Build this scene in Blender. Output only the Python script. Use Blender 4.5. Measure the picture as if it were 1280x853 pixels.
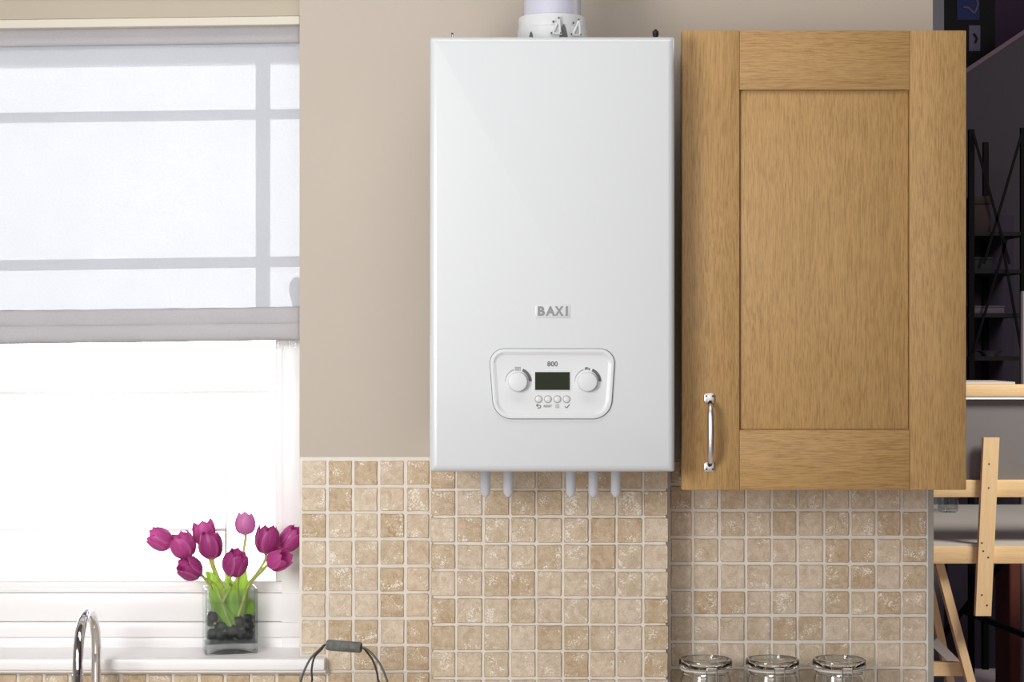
import bpy, bmesh, math, random
from mathutils import Vector, Matrix, noise as mnoise

for o in list(bpy.data.objects):
    bpy.data.objects.remove(o)
S = bpy.context.scene
COL = S.collection
R = random.Random(7)

# ------------------------------------------------------------------ camera
F, D, H = 2400.0, 3.55, 1.60          # focal length in px (1280 wide), distance to the kitchen wall, eye height
cam_d = bpy.data.cameras.new('camera'); cam_d.sensor_width = 36; cam_d.lens = F / 1280 * 36
cam_d.clip_start = .05; cam_d.clip_end = 100
cam = bpy.data.objects.new('camera', cam_d); COL.objects.link(cam)
cam.location = (0, -D, H); cam.rotation_euler = (math.pi / 2, 0, 0)
S.camera = cam


def P(px, py, Y=0.0):
    """the point of the room that is measured at photo pixel px,py and lies Y behind the wall face"""
    d = D + Y
    return Vector(((px - 640) / F * d, Y, H - (py - 426.5) / F * d))


def PX(px, Y=0.0): return P(px, 0, Y).x
def PZ(py, Y=0.0): return P(0, py, Y).z


# ------------------------------------------------------------------ world, lights, exposure
W = bpy.data.worlds.new('overcast_sky'); S.world = W; W.use_nodes = True
bg = W.node_tree.nodes['Background']
bg.inputs['Color'].default_value = (.97, .98, 1.0, 1); bg.inputs['Strength'].default_value = 6.0


def area(name, loc, target, size, power, color=(1, 1, 1)):
    l = bpy.data.lights.new(name, 'AREA'); l.shape = 'RECTANGLE'
    l.size, l.size_y = size; l.energy = power; l.color = color
    o = bpy.data.objects.new(name, l); COL.objects.link(o)
    o.location = loc
    o.rotation_euler = (Vector(target) - Vector(loc)).to_track_quat('-Z', 'Y').to_euler()
    return o


area('key_softbox', (-1.0, -1.95, 1.75), (.12, -.1, 1.5), (.55, .8), 24.5, (1, .997, .99))
area('fill_silk', (-.1, -5.3, 2.3), (-.1, 0, 2.1), (4.6, 3.2), 67, (1, .995, .985))
area('overhead_fill', (-.2, -1.15, 3.2), (-.1, -.2, 1.0), (2.2, .5), 13, (1, .995, .985))  # added fill to lift the sill and upper wall, not a known fitting
area('bench_fill', (2.7, .9, 3.1), (1.5, 2.7, .9), (.9, .9), 100, (1, .97, .92))  # unseen light added to brighten the workbench
area('studio_floor_fill', (3.3, 5.0, 3.5), (2.2, 6.8, 0), (.8, .8), 15, (1, .96, .95))  # unseen light added to lift the studio floor and carpet

S.view_settings.view_transform = 'Standard'
S.view_settings.look = 'None'
S.view_settings.exposure = 0.07
S.view_settings.gamma = 1.0
S.view_settings.use_curve_mapping = False
S.cycles.transparent_max_bounces = 24
S.cycles.transmission_bounces = 16
S.cycles.max_bounces = 20

# ------------------------------------------------------------------ materials


def srgb(r, g, b):
    f = lambda c: (c / 255 / 12.92) if c / 255 <= .04045 else ((c / 255 + .055) / 1.055) ** 2.4
    return (f(r), f(g), f(b), 1)


def mat(name, color=(.8, .8, .8, 1), rough=.5, metal=0.0, spec=.5, **kw):
    m = bpy.data.materials.new(name); m.use_nodes = True
    b = m.node_tree.nodes['Principled BSDF']
    b.inputs['Base Color'].default_value = color
    b.inputs['Roughness'].default_value = rough
    b.inputs['Metallic'].default_value = metal
    b.inputs['Specular IOR Level'].default_value = spec
    for k, v in kw.items():
        b.inputs[k.replace('_', ' ')].default_value = v
    return m


def N(m, t, **kw):
    n = m.node_tree.nodes.new(t)
    for k, v in kw.items(): setattr(n, k, v)
    return n


def L(m, a, b): m.node_tree.links.new(a, b)
def PB(m): return m.node_tree.nodes['Principled BSDF']


def ramp(m, stops):
    n = N(m, 'ShaderNodeValToRGB'); e = n.color_ramp.elements
    while len(e) < len(stops): e.new(.5)
    for i, (p, c) in enumerate(stops):
        e[i].position = p; e[i].color = c
    return n


def mixrgb(m, fac, a, b, mode='MIX'):
    n = N(m, 'ShaderNodeMix', data_type='RGBA', blend_type=mode)
    for sock, v in ((n.inputs[0], fac), (n.inputs[6], a), (n.inputs[7], b)):
        if hasattr(v, 'links'): L(m, v, sock)
        else: sock.default_value = v
    return n.outputs[2]


def coords(m, scale=(1, 1, 1), kind='Object', rand=0.0):
    tc = N(m, 'ShaderNodeTexCoord'); mp = N(m, 'ShaderNodeMapping')
    src = tc.outputs[kind]
    if rand:
        oi = N(m, 'ShaderNodeObjectInfo'); mu = N(m, 'ShaderNodeMath', operation='MULTIPLY')
        mu.inputs[1].default_value = rand; L(m, oi.outputs['Random'], mu.inputs[0])
        ad = N(m, 'ShaderNodeVectorMath', operation='ADD')
        L(m, src, ad.inputs[0]); L(m, mu.outputs[0], ad.inputs[1]); src = ad.outputs[0]
    L(m, src, mp.inputs['Vector']); mp.inputs['Scale'].default_value = scale
    return mp.outputs[0]


def noise(m, vec, scale, detail=4, rough=.55, dist=0.0):
    n = N(m, 'ShaderNodeTexNoise'); L(m, vec, n.inputs['Vector'])
    n.inputs['Scale'].default_value = scale; n.inputs['Detail'].default_value = detail
    n.inputs['Roughness'].default_value = rough; n.inputs['Distortion'].default_value = dist
    return n.outputs['Fac']


def bump(m, h, strength=.2, dist=.001):
    b = N(m, 'ShaderNodeBump'); b.inputs['Strength'].default_value = strength
    b.inputs['Distance'].default_value = dist
    L(m, h, b.inputs['Height']); L(m, b.outputs[0], PB(m).inputs['Normal'])


def painted(name, rgb, rough=.6, var=.03, scale=3.0, bmp=.05):
    m = mat(name, srgb(*rgb), rough)
    v = coords(m)
    c = Vector(srgb(*rgb)[:3])
    r = ramp(m, [(.3, (*(c * (1 - var)), 1)), (.7, (*(c * (1 + var)), 1))])
    L(m, noise(m, v, scale), r.inputs[0]); L(m, r.outputs[0], PB(m).inputs['Base Color'])
    bump(m, noise(m, v, 260, 3), bmp, .0006)
    return m


M_wall = painted('beige_wall_paint', (189, 178, 165), .75, .012, 2, .08)
M_head = painted('beige_pelmet_paint', (182, 171, 152), .6, .02)
M_cream = painted('cream_gloss_paint', (212, 205, 190), .4, .01)
M_white = painted('white_window_gloss', (248, 246, 246), .3, .008)
M_grout = painted('pale_grout', (226, 220, 210), .9, .05, 40, .3)
M_edge = painted('grey_plaster_edge', (168, 163, 154), .8, .04, 30, .3)
M_ceil = painted('studio_ceiling_paint', (120, 115, 112), .8)
M_floor = painted('studio_floor_paint', (196, 184, 188), .6, .12, 1.2)
M_rug = painted('purple_carpet', (104, 82, 106), .95, .12, 6, .4)
M_dark = painted('dark_purple_drape', (96, 74, 104), .95, .1, 2)
M_stair = painted('dusky_grey_partition', (52, 46, 52), .9, .05, 1.5)
M_string = painted('dull_mauve_stringer', (88, 70, 80), .8, .05)
M_pillar = painted('slate_grey_flat', (98, 97, 104), .9, .03)
M_black = mat('matt_black_steel', srgb(14, 12, 14), .8, spec=.12)
M_blackwood = painted('black_stained_board', (17, 15, 16), .9, .1)
M_beigeroom = painted('warm_room_wall', (200, 196, 190), .8)
M_worktop = painted('pale_stone_worktop', (205, 196, 184), .35, .06, 60)
M_enamel = mat('white_enamel', srgb(208, 211, 213), .26, 0, .5, Coat_Weight=.3, Coat_Roughness=.08)
M_plastic = mat('white_plastic', srgb(214, 216, 217), .38)
M_gapshade = mat('grey_gap_shade', srgb(96, 96, 98), .6)
M_logo = mat('grey_print', srgb(140, 141, 142), .5)
M_mark = mat('dark_grey_print', srgb(92, 92, 92), .5)
M_marklt = mat('pale_grey_print', srgb(160, 158, 156), .5)
M_lcd = mat('unlit_olive_lcd', srgb(40, 45, 30), .2, spec=.12)
M_chrome = mat('chrome', (.82, .82, .83, 1), .06, 1.0)
M_nickel = mat('satin_nickel', (.86, .82, .79, 1), .36, 1.0)
M_dkmetal = mat('dark_burnished_metal', srgb(96, 84, 78), .35, 1.0)
M_pipe = mat('grey_blue_pipe', srgb(210, 213, 221), .2, .05)
M_flue = mat('lilac_grey_flue_plastic', srgb(194, 193, 208), .35)
M_collar = mat('off_white_flue_plastic', srgb(206, 208, 209), .4)
M_rubber = mat('black_rubber', srgb(18, 18, 18), .5)
M_wire = mat('dark_grey_wire', srgb(86, 84, 82), .45, .5)
M_leafstem = None


def tile_material():
    m = mat('tumbled_travertine', (.5, .4, .3, 1), .62, spec=.3)
    v = coords(m, (.046, .01, .046), rand=37.0)
    oi = N(m, 'ShaderNodeObjectInfo')
    tone = ramp(m, [(0, srgb(205, 182, 150)), (.14, srgb(226, 208, 184)), (.3, srgb(214, 195, 169)),
                    (.5, srgb(231, 214, 194)), (.64, srgb(198, 171, 137)), (.8, srgb(220, 201, 180)), (1, srgb(208, 194, 178))])
    tone.color_ramp.interpolation = 'CONSTANT'
    L(m, oi.outputs['Random'], tone.inputs[0])
    cloud = noise(m, v, 60, 6, .7, .8)
    r1 = ramp(m, [(.32, srgb(160, 130, 98)), (.5, srgb(206, 188, 163)), (.72, srgb(240, 227, 210))])
    L(m, cloud, r1.inputs[0])
    c = mixrgb(m, .48, tone.outputs[0], r1.outputs[0])
    fine = noise(m, v, 620, 3, .65)
    r2 = ramp(m, [(.3, (.56, .52, .47, 1)), (.55, (1, 1, 1, 1))]); L(m, fine, r2.inputs[0])
    c = mixrgb(m, .55, c, r2.outputs[0], 'MULTIPLY')
    # pits of the stone, filled with pale grout; how pitted a tile is differs from tile to tile
    pit = noise(m, v, 330, 2, .5, .8)
    area_ = noise(m, v, 34, 2)
    mul = N(m, 'ShaderNodeMath', operation='MULTIPLY'); L(m, pit, mul.inputs[0]); L(m, area_, mul.inputs[1])
    r3 = ramp(m, [(.335, (0, 0, 0, 1)), (.372, (1, 1, 1, 1))]); L(m, mul.outputs[0], r3.inputs[0])
    c = mixrgb(m, r3.outputs[0], c, srgb(238, 229, 216))
    L(m, c, PB(m).inputs['Base Color'])
    bump(m, pit, .5, .0014)
    return m


M_tile = tile_material()


def wood(name, light, dark, horizontal=False, pore=.55, rough=.42, k=1.0):
    m = mat(name, srgb(*light), rough, spec=.35)
    a = (1, 1, 1)
    st = (lambda s, l: (l, s, s)) if horizontal else (lambda s, l: (s, s, l))
    warp = noise(m, coords(m, st(5 * k, 1.4 * k), rand=11), 1.0, 2, .5)
    base = coords(m, st(1, .055), rand=11)
    ad = N(m, 'ShaderNodeVectorMath', operation='ADD')
    sc = N(m, 'ShaderNodeVectorMath', operation='SCALE'); sc.inputs['Scale'].default_value = .02
    L(m, warp, sc.inputs[0]); L(m, base, ad.inputs[0]); L(m, sc.outputs[0], ad.inputs[1])
    fine = noise(m, ad.outputs[0], 620 * k, 3, .65)
    mid = noise(m, ad.outputs[0], 130 * k, 3, .6)
    wide = noise(m, coords(m, st(14 * k, .8 * k), rand=11), 1.0, 3)
    l, d = Vector(srgb(*light)[:3]), Vector(srgb(*dark)[:3])
    r0 = ramp(m, [(.3, (*(l * .86 + d * .14), 1)), (.7, (*(l * 1.05), 1))]); L(m, wide, r0.inputs[0])
    r1 = ramp(m, [(.36, (*d, 1)), (.56, (*l, 1))]); L(m, fine, r1.inputs[0])
    r2 = ramp(m, [(.35, (*(d * .7 + l * .3), 1)), (.62, (*l, 1))]); L(m, mid, r2.inputs[0])
    c = mixrgb(m, .5, r0.outputs[0], r2.outputs[0]); c = mixrgb(m, pore, c, r1.outputs[0])
    L(m, c, PB(m).inputs['Base Color'])
    bump(m, fine, .25, .0006)
    return m


M_oak_v = wood('oak_upright_grain', (188, 151, 99), (140, 102, 57))
M_oak_h = wood('oak_cross_grain', (186, 149, 97), (138, 100, 55), True)
M_pine_v = wood('pine_upright_grain', (222, 192, 146), (205, 168, 112), False, .3, .6, .5)
M_pine_h = wood('pine_lengthwise_grain', (226, 196, 146), (200, 162, 108), True, .3, .6, .5)
M_grip = painted('weathered_grey_wood', (104, 104, 100), .8, .28, 120, .5)
M_benchtop = painted('grey_bench_board', (188, 182, 172), .6, .05, 2)
M_panelgrey = painted('slate_grey_board', (110, 106, 104), .7, .04, 2)
M_base = painted('oak_coloured_unit', (190, 150, 96), .5, .05)


def glassmat(name, ior=1.46, tint=(1, 1, 1, 1), rough=0.0):
    return mat(name, tint, rough, 0, .5, Transmission_Weight=1.0, IOR=ior)


M_glass = glassmat('clear_glass', 1.46, (.985, .995, .99, 1))


def thinglass(name, share=.3):
    m = glassmat(name, 1.46, (.985, .995, .99, 1)); nt = m.node_tree
    o = [n for n in nt.nodes if n.type == 'OUTPUT_MATERIAL'][0]
    t = N(m, 'ShaderNodeBsdfTransparent'); g = N(m, 'ShaderNodeBsdfGlossy')
    t.inputs[0].default_value = (.95, .97, .965, 1); g.inputs['Roughness'].default_value = .01
    a = N(m, 'ShaderNodeMixShader'); b = N(m, 'ShaderNodeMixShader'); b.inputs[0].default_value = share
    # angle-dependent reflection that is alike from both sides of the wall of the glass
    lw = N(m, 'ShaderNodeLayerWeight'); lw.inputs['Blend'].default_value = .5
    pw = N(m, 'ShaderNodeMath', operation='POWER'); pw.inputs[1].default_value = 4
    ml = N(m, 'ShaderNodeMath', operation='MULTIPLY_ADD'); ml.inputs[1].default_value = .6; ml.inputs[2].default_value = .025
    L(m, lw.outputs['Facing'], pw.inputs[0]); L(m, pw.outputs[0], ml.inputs[0])
    L(m, ml.outputs[0], a.inputs[0]); L(m, t.outputs[0], a.inputs[1]); L(m, g.outputs[0], a.inputs[2])
    L(m, a.outputs[0], b.inputs[1]); L(m, PB(m).outputs[0], b.inputs[2]); L(m, b.outputs[0], o.inputs['Surface'])
    return m


M_foot = thinglass('foot_glass', .75)
M_vase = thinglass('vase_glass', .16)
M_waterv = thinglass('clear_water', .18)


def panemat():
    m = bpy.data.materials.new('window_glass'); m.use_nodes = True
    nt = m.node_tree; nt.nodes.clear()
    o = N(m, 'ShaderNodeOutputMaterial'); mx = N(m, 'ShaderNodeMixShader'); fr = N(m, 'ShaderNodeFresnel')
    t = N(m, 'ShaderNodeBsdfTransparent'); g = N(m, 'ShaderNodeBsdfGlossy'); g.inputs['Roughness'].default_value = .02
    fr.inputs['IOR'].default_value = 1.45
    L(m, fr.outputs[0], mx.inputs[0]); L(m, t.outputs[0], mx.inputs[1]); L(m, g.outputs[0], mx.inputs[2])
    L(m, mx.outputs[0], o.inputs['Surface'])
    return m


M_pane = panemat()


def cloth(name, col, transp, transl, weave=900):
    m = bpy.data.materials.new(name); m.use_nodes = True
    nt = m.node_tree; nt.nodes.clear()
    o = N(m, 'ShaderNodeOutputMaterial')
    t = N(m, 'ShaderNodeBsdfTransparent'); tl = N(m, 'ShaderNodeBsdfTranslucent'); d = N(m, 'ShaderNodeBsdfDiffuse')
    v = coords(m, (1, 1, 2.2)); n1 = noise(m, v, weave * .25, 4, .7); n2 = noise(m, coords(m), 6, 3)
    c = Vector(srgb(*col)[:3])
    r = ramp(m, [(.3, (*(c * .9), 1)), (.7, (*c, 1))]); L(m, n1, r.inputs[0])
    r2 = ramp(m, [(.3, (.95, .95, .95, 1)), (.7, (1, 1, 1, 1))]); L(m, n2, r2.inputs[0])
    cc = mixrgb(m, 1.0, r.outputs[0], r2.outputs[0], 'MULTIPLY')
    L(m, cc, d.inputs[0]); L(m, cc, tl.inputs[0])
    a = N(m, 'ShaderNodeMixShader'); a.inputs[0].default_value = transl
    L(m, d.outputs[0], a.inputs[1]); L(m, tl.outputs[0], a.inputs[2])
    b = N(m, 'ShaderNodeMixShader'); b.inputs[0].default_value = transp
    L(m, a.outputs[0], b.inputs[1]); L(m, t.outputs[0], b.inputs[2])
    L(m, b.outputs[0], o.inputs['Surface'])
    return m


M_sheer = cloth('sheer_white_voile', (204, 207, 215), .058, .06)
M_hem = cloth('gathered_grey_voile', (196, 193, 196), .008, .05)


def petalmat(name, deep, pale):
    m = bpy.data.materials.new(name); m.use_nodes = True
    nt = m.node_tree; nt.nodes.clear()
    o = N(m, 'ShaderNodeOutputMaterial')
    tl = N(m, 'ShaderNodeBsdfTranslucent'); p = N(m, 'ShaderNodeBsdfPrincipled')
    uv = N(m, 'ShaderNodeUVMap'); sep = N(m, 'ShaderNodeSeparateXYZ'); L(m, uv.outputs[0], sep.inputs[0])
    # own colouring of a petal: pale at the claw, paler margin, fine veins along its length
    mp = N(m, 'ShaderNodeMapping'); L(m, uv.outputs[0], mp.inputs[0]); mp.inputs['Scale'].default_value = (26, 1.6, 1)
    vein = noise(m, mp.outputs[0], 1.5, 3)
    rv = ramp(m, [(.3, srgb(*deep)), (.75, srgb(*pale))]); L(m, vein, rv.inputs[0])
    rc = ramp(m, [(0, (1, 1, 1, 1)), (.16, (0, 0, 0, 1))]); L(m, sep.outputs[1], rc.inputs[0])
    c = mixrgb(m, rc.outputs[0], rv.outputs[0], srgb(236, 222, 180))
    re = ramp(m, [(.72, (0, 0, 0, 1)), (1, (.55, .55, .55, 1))]); L(m, sep.outputs[0], re.inputs[0])
    c = mixrgb(m, re.outputs[0], c, srgb(224, 150, 200))
    L(m, c, p.inputs['Base Color']); L(m, c, tl.inputs[0])
    p.inputs['Roughness'].default_value = .38
    a = N(m, 'ShaderNodeMixShader'); a.inputs[0].default_value = .42
    L(m, p.outputs[0], a.inputs[1]); L(m, tl.outputs[0], a.inputs[2]); L(m, a.outputs[0], o.inputs['Surface'])
    return m


M_petal = petalmat('magenta_petal', (192, 58, 142), (228, 112, 190))
M_petal_d = petalmat('deep_plum_petal', (166, 46, 122), (206, 90, 166))
M_petal_l = petalmat('light_pink_purple_petal', (214, 122, 188), (236, 164, 216))


def leafmat(name, rgb, k=.5):
    m = bpy.data.materials.new(name); m.use_nodes = True
    nt = m.node_tree; nt.nodes.clear()
    o = N(m, 'ShaderNodeOutputMaterial')
    tl = N(m, 'ShaderNodeBsdfTranslucent'); p = N(m, 'ShaderNodeBsdfPrincipled')
    c = Vector(srgb(*rgb)[:3])
    r = ramp(m, [(.3, (*(c * .72), 1)), (.7, (*(c * 1.15), 1))]); L(m, noise(m, coords(m, (1, 1, .2)), 160, 3), r.inputs[0])
    L(m, r.outputs[0], p.inputs['Base Color']); L(m, r.outputs[0], tl.inputs[0])
    p.inputs['Roughness'].default_value = .4
    a = N(m, 'ShaderNodeMixShader'); a.inputs[0].default_value = k
    L(m, p.outputs[0], a.inputs[1]); L(m, tl.outputs[0], a.inputs[2]); L(m, a.outputs[0], o.inputs['Surface'])
    return m


M_leaf = leafmat('tulip_leaf_green', (176, 222, 86))
M_stem = leafmat('tulip_stem_green', (214, 224, 128), .4)
M_pebble = painted('black_pebble', (36, 36, 40), .45, .35, 90, .3)

# ------------------------------------------------------------------ mesh helpers


def box(bm, x0, x1, y0, y1, z0, z1, bev=0, seg=2):
    vs = [bm.verts.new(c) for c in ((x0, y0, z0), (x1, y0, z0), (x1, y1, z0), (x0, y1, z0),
                                    (x0, y0, z1), (x1, y0, z1), (x1, y1, z1), (x0, y1, z1))]
    fs = [bm.faces.new([vs[i] for i in f]) for f in ((0, 3, 2, 1), (4, 5, 6, 7), (0, 1, 5, 4), (1, 2, 6, 5), (2, 3, 7, 6), (3, 0, 4, 7))]
    if bev:
        es = {e for f in fs for e in f.edges}
        bmesh.ops.bevel(bm, geom=list(es), offset=bev, segments=seg, profile=.5, affect='EDGES')
    return vs


def B(*a, **k):
    bm = bmesh.new(); box(bm, *a, **k); return bm


def rings(bm, rs, cap0=True, cap1=True, closed=True):
    vr = [[bm.verts.new(p) for p in r] for r in rs]
    n = len(vr[0])
    for a, b in zip(vr, vr[1:]):
        for i in range(n if closed else n - 1):
            j = (i + 1) % n
            bm.faces.new((a[i], a[j], b[j], b[i]))
    if cap0: bm.faces.new(vr[0][::-1])
    if cap1: bm.faces.new(vr[-1])
    return vr


def tube(bm, pts, r, n=10, caps=True):
    pts = [Vector(p) for p in pts]; rs = r if isinstance(r, (list, tuple)) else [r] * len(pts)
    t0 = (pts[1] - pts[0]).normalized()
    u = t0.orthogonal().normalized(); out = []
    for i, p in enumerate(pts):
        t = (pts[min(i + 1, len(pts) - 1)] - pts[max(i - 1, 0)]).normalized()
        u = (u - t * u.dot(t)).normalized(); w = t.cross(u)
        out.append([p + (u * math.cos(a) + w * math.sin(a)) * rs[i] for a in (2 * math.pi * k / n for k in range(n))])
    rings(bm, out, caps, caps)


def lathe(bm, prof, c=(0, 0, 0), n=32, cap0=True, cap1=True):
    """profile of (radius, z) turned about the vertical through c"""
    c = Vector(c)
    rings(bm, [[c + Vector((r * math.cos(2 * math.pi * k / n), r * math.sin(2 * math.pi * k / n), z)) for k in range(n)] for r, z in prof], cap0, cap1)


def lathe_y(bm, prof, c, n=28, cap0=False, cap1=True):
    c = Vector(c)
    rings(bm, [[c + Vector((r * math.cos(2 * math.pi * k / n), y, r * math.sin(2 * math.pi * k / n))) for k in range(n)] for r, y in prof], cap0, cap1)


def smoothpath(pts, n=8):
    pts = [Vector(p) for p in pts]; q = [2 * pts[0] - pts[1]] + pts + [2 * pts[-1] - pts[-2]]; out = []
    for i in range(1, len(q) - 2):
        for k in range(n):
            t = k / n
            out.append(.5 * ((2 * q[i]) + (q[i + 1] - q[i - 1]) * t + (2 * q[i - 1] - 5 * q[i] + 4 * q[i + 1] - q[i + 2]) * t * t + (3 * q[i] - q[i - 1] - 3 * q[i + 1] + q[i + 2]) * t ** 3))
    return out + [pts[-1]]


def rpoly(pts, radii, seg=8):
    out = []; n = len(pts)
    for i in range(n):
        p = Vector(pts[i]); a = (Vector(pts[i - 1]) - p).normalized(); b = (Vector(pts[(i + 1) % n]) - p).normalized()
        ang = a.angle(b); r = radii[i]; t = r / math.tan(ang / 2)
        c = p + (a + b).normalized() * (r / math.sin(ang / 2))
        s, e = p + a * t - c, p + b * t - c
        tot = s.angle(e)
        sgn = 1 if s.x * e.y - s.y * e.x > 0 else -1
        for k in range(seg + 1):
            th = sgn * tot * k / seg
            out.append(Vector((c.x + s.x * math.cos(th) - s.y * math.sin(th), c.y + s.x * math.sin(th) + s.y * math.cos(th))))
    return out


def inset(o, d):
    n = len(o); out = []
    cx = sum((p.x for p in o)) / n; cy = sum((p.y for p in o)) / n
    for i in range(n):
        t = (o[(i + 1) % n] - o[i - 1]).normalized(); nn = Vector((-t.y, t.x))
        if nn.dot(Vector((cx, cy)) - o[i]) < 0: nn = -nn
        out.append(o[i] + nn * d)
    return out


def wpos(o):
    v = Vector((0, 0, 0))
    while o: v += o.location; o = o.parent
    return v


def obj(name, bm, m, parent=None, smooth=None, origin=None, norm=True):
    """one mesh object; the bmesh is in room coordinates and moves into the frame of its parent"""
    if norm: bmesh.ops.recalc_face_normals(bm, faces=bm.faces)
    me = bpy.data.meshes.new(name)
    o = bpy.data.objects.new(name, me); COL.objects.link(o)
    off = Vector((0, 0, 0))
    if parent: o.parent = parent; off = wpos(parent)
    if origin is not None:
        o.location = Vector(origin) - off; off = Vector(origin)
    bmesh.ops.translate(bm, verts=bm.verts, vec=-off)
    bm.to_mesh(me); bm.free()
    if m: me.materials.append(m)
    if smooth is not None:
        me.polygons.foreach_set('use_smooth', [True] * len(me.polygons))
        try: me.set_sharp_from_angle(angle=math.radians(smooth))
        except Exception: pass
    return o


def tag(o, label=None, cat=None, group=None, kind=None):
    for k, v in (('label', label), ('category', cat), ('group', group), ('kind', kind)):
        if v: o[k] = v
    return o


def thing(name, label, cat, loc=(0, 0, 0), group=None, kind=None):
    o = bpy.data.objects.new(name, None); COL.objects.link(o); o.location = loc
    o.empty_display_size = .05
    return tag(o, label, cat, group, kind)


def text(name, body, m, parent, x0, x1, z0, z1, y, depth=.0006, bold=0.0, px=None):
    """raised lettering, stretched into the rectangle it fills on the thing"""
    c = bpy.data.curves.new(name, 'FONT'); c.body = body; c.extrude = .01; c.offset = bold; c.resolution_u = 3
    t = bpy.data.objects.new('tmp', c); COL.objects.link(t)
    me = bpy.data.meshes.new_from_object(t.evaluated_get(bpy.context.evaluated_depsgraph_get()))
    bpy.data.objects.remove(t); bpy.data.curves.remove(c)
    bm = bmesh.new(); bm.from_mesh(me); bpy.data.meshes.remove(me)
    xs = [v.co.x for v in bm.verts]; ys = [v.co.y for v in bm.verts]
    for v in bm.verts:
        q = v.co.copy()
        v.co = (x0 + (q.x - min(xs)) / (max(xs) - min(xs)) * (x1 - x0), y + (-depth if q.z > 0 else 0),
                z0 + (q.y - min(ys)) / (max(ys) - min(ys)) * (z1 - z0))
    return obj(name, bm, m, parent)


# ------------------------------------------------------------------ the setting
XW = PX(374.5)                 # right edge of the window opening
XL = XW - 1.06                 # left edge, outside the frame
XE = PX(1166)                  # where the kitchen wall ends
ZS = PZ(824.5, -.04)           # top of the window sill
ZT = PZ(-14)                   # top of the window opening
YF = .095                      # face of the window frame
CEIL = 4.0
bm = bmesh.new()
box(bm, XW, XE, 0, .16, 0, CEIL)
box(bm, -3.2, XL, 0, .16, 0, CEIL)
box(bm, XL, XW, 0, .16, 0, ZS - .03)
box(bm, XL, XW, 0, .16, ZT, CEIL)
wall = tag(obj('wall_back', bm, M_wall), kind='structure')
tag(obj('floor', B(-3.3, 4.2, -5.5, 9.2, -.08, 0), M_floor), kind='structure')
tag(obj('ceiling', B(-3.3, 4.2, -5.5, 9.2, CEIL, CEIL + .1), M_ceil), kind='structure')
tag(obj('wall_left', B(-3.3, -3.2, -5.5, .16, 0, CEIL), M_beigeroom), kind='structure')
tag(obj('wall_front', B(-3.3, 4.2, -5.6, -5.5, 0, CEIL), M_beigeroom), kind='structure')
tag(obj('wall_right', B(4.1, 4.2, -5.5, 9.2, 0, CEIL), M_dark), kind='structure')
tag(obj('wall_return', B(XE - .1, XE - .002, .161, 9.2, 0, CEIL), M_dark), kind='structure')
tag(obj('wall_outer', B(XE - .16, XE - .101, .161, 9.2, -.3, CEIL), painted('white_outside_render', (236, 236, 234), .8)), kind='structure')
tag(obj('wall_far', B(XE - .1, 4.2, 9.1, 9.2, 0, CEIL), M_dark), kind='structure')
tag(obj('trim_1', B(PX(1160.2, -.006), XE, -.0075, -.0005, .9, PZ(574)), M_edge), kind='structure')
tag(obj('trim_2', B(XW + .001, PX(537), -.004, -.0005, PZ(575.6), PZ(571.6)), M_grout), kind='structure')

# ---- grout beds and tiles
PIER = (PX(537.3, -.085), PX(836.8, -.085), PZ(545, -.085))
gb = bmesh.new()
zt = PZ(574)
box(gb, XW + .0005, PX(537) + .03, -.0055, 0, ZS - .03, zt)
box(gb, XL, PX(537) + .03, -.0055, 0, .9, ZS - .0305)
box(gb, PX(830), PX(1160), -.0055, 0, .9, zt)
grout = obj('grout_bed', gb, M_grout, wall)
pier = tag(obj('wall_pier', B(PIER[0] + .006, PIER[1] - .006, -.0815, -.0005, .9, PIER[2]), M_grout), kind='structure')

TILES = []


def tile_mesh(seed):
    r = random.Random(seed); h = .5; out = []
    for sx, sz in ((-1, -1), (1, -1), (1, 1), (-1, 1)):
        c = r.uniform(.02, .06); c2 = r.uniform(.02, .06)
        if r.random() < .12: c *= 2.0
        j = lambda: r.uniform(-.012, .012)
        a = Vector((sx * h + j() * .5, sz * (h - c))); b = Vector((sx * (h - c2), sz * h + j() * .5))
        seq = [a, b] if sx * sz > 0 else [b, a]
        out += seq
        nx = {(-1, -1): (0, -1), (1, -1): (1, 0), (1, 1): (0, 1), (-1, 1): (-1, 0)}[(sx, sz)]
        out.append(Vector((nx[0] * (h - r.uniform(0, .022)) + (r.uniform(-.1, .1) if nx[0] == 0 else 0),
                           nx[1] * (h - r.uniform(0, .022)) + (r.uniform(-.1, .1) if nx[1] == 0 else 0))))
    bm = bmesh.new(); tilt = (r.uniform(-.03, .03), r.uniform(-.03, .03))
    o0 = [Vector((p.x, 0, p.y)) for p in out]
    o1 = [Vector((p.x * .95, -.8 - (p.x * tilt[0] + p.y * tilt[1]) * 4, p.y * .95)) for p in out]
    o2 = [Vector((p.x * .935, -1 - (p.x * tilt[0] + p.y * tilt[1]) * 4, p.y * .935)) for p in out]
    rings(bm, [o0, o2], False, True)
    bmesh.ops.recalc_face_normals(bm, faces=bm.faces)
    if sum(f.normal.y for f in bm.faces) > 0: bmesh.ops.reverse_faces(bm, faces=bm.faces)
    me = bpy.data.meshes.new('tile'); bm.to_mesh(me); bm.free(); me.materials.append(M_tile)
    me.polygons.foreach_set('use_smooth', [False] * len(me.polygons))
    return me


TM = [tile_mesh(k) for k in range(14)]


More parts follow.
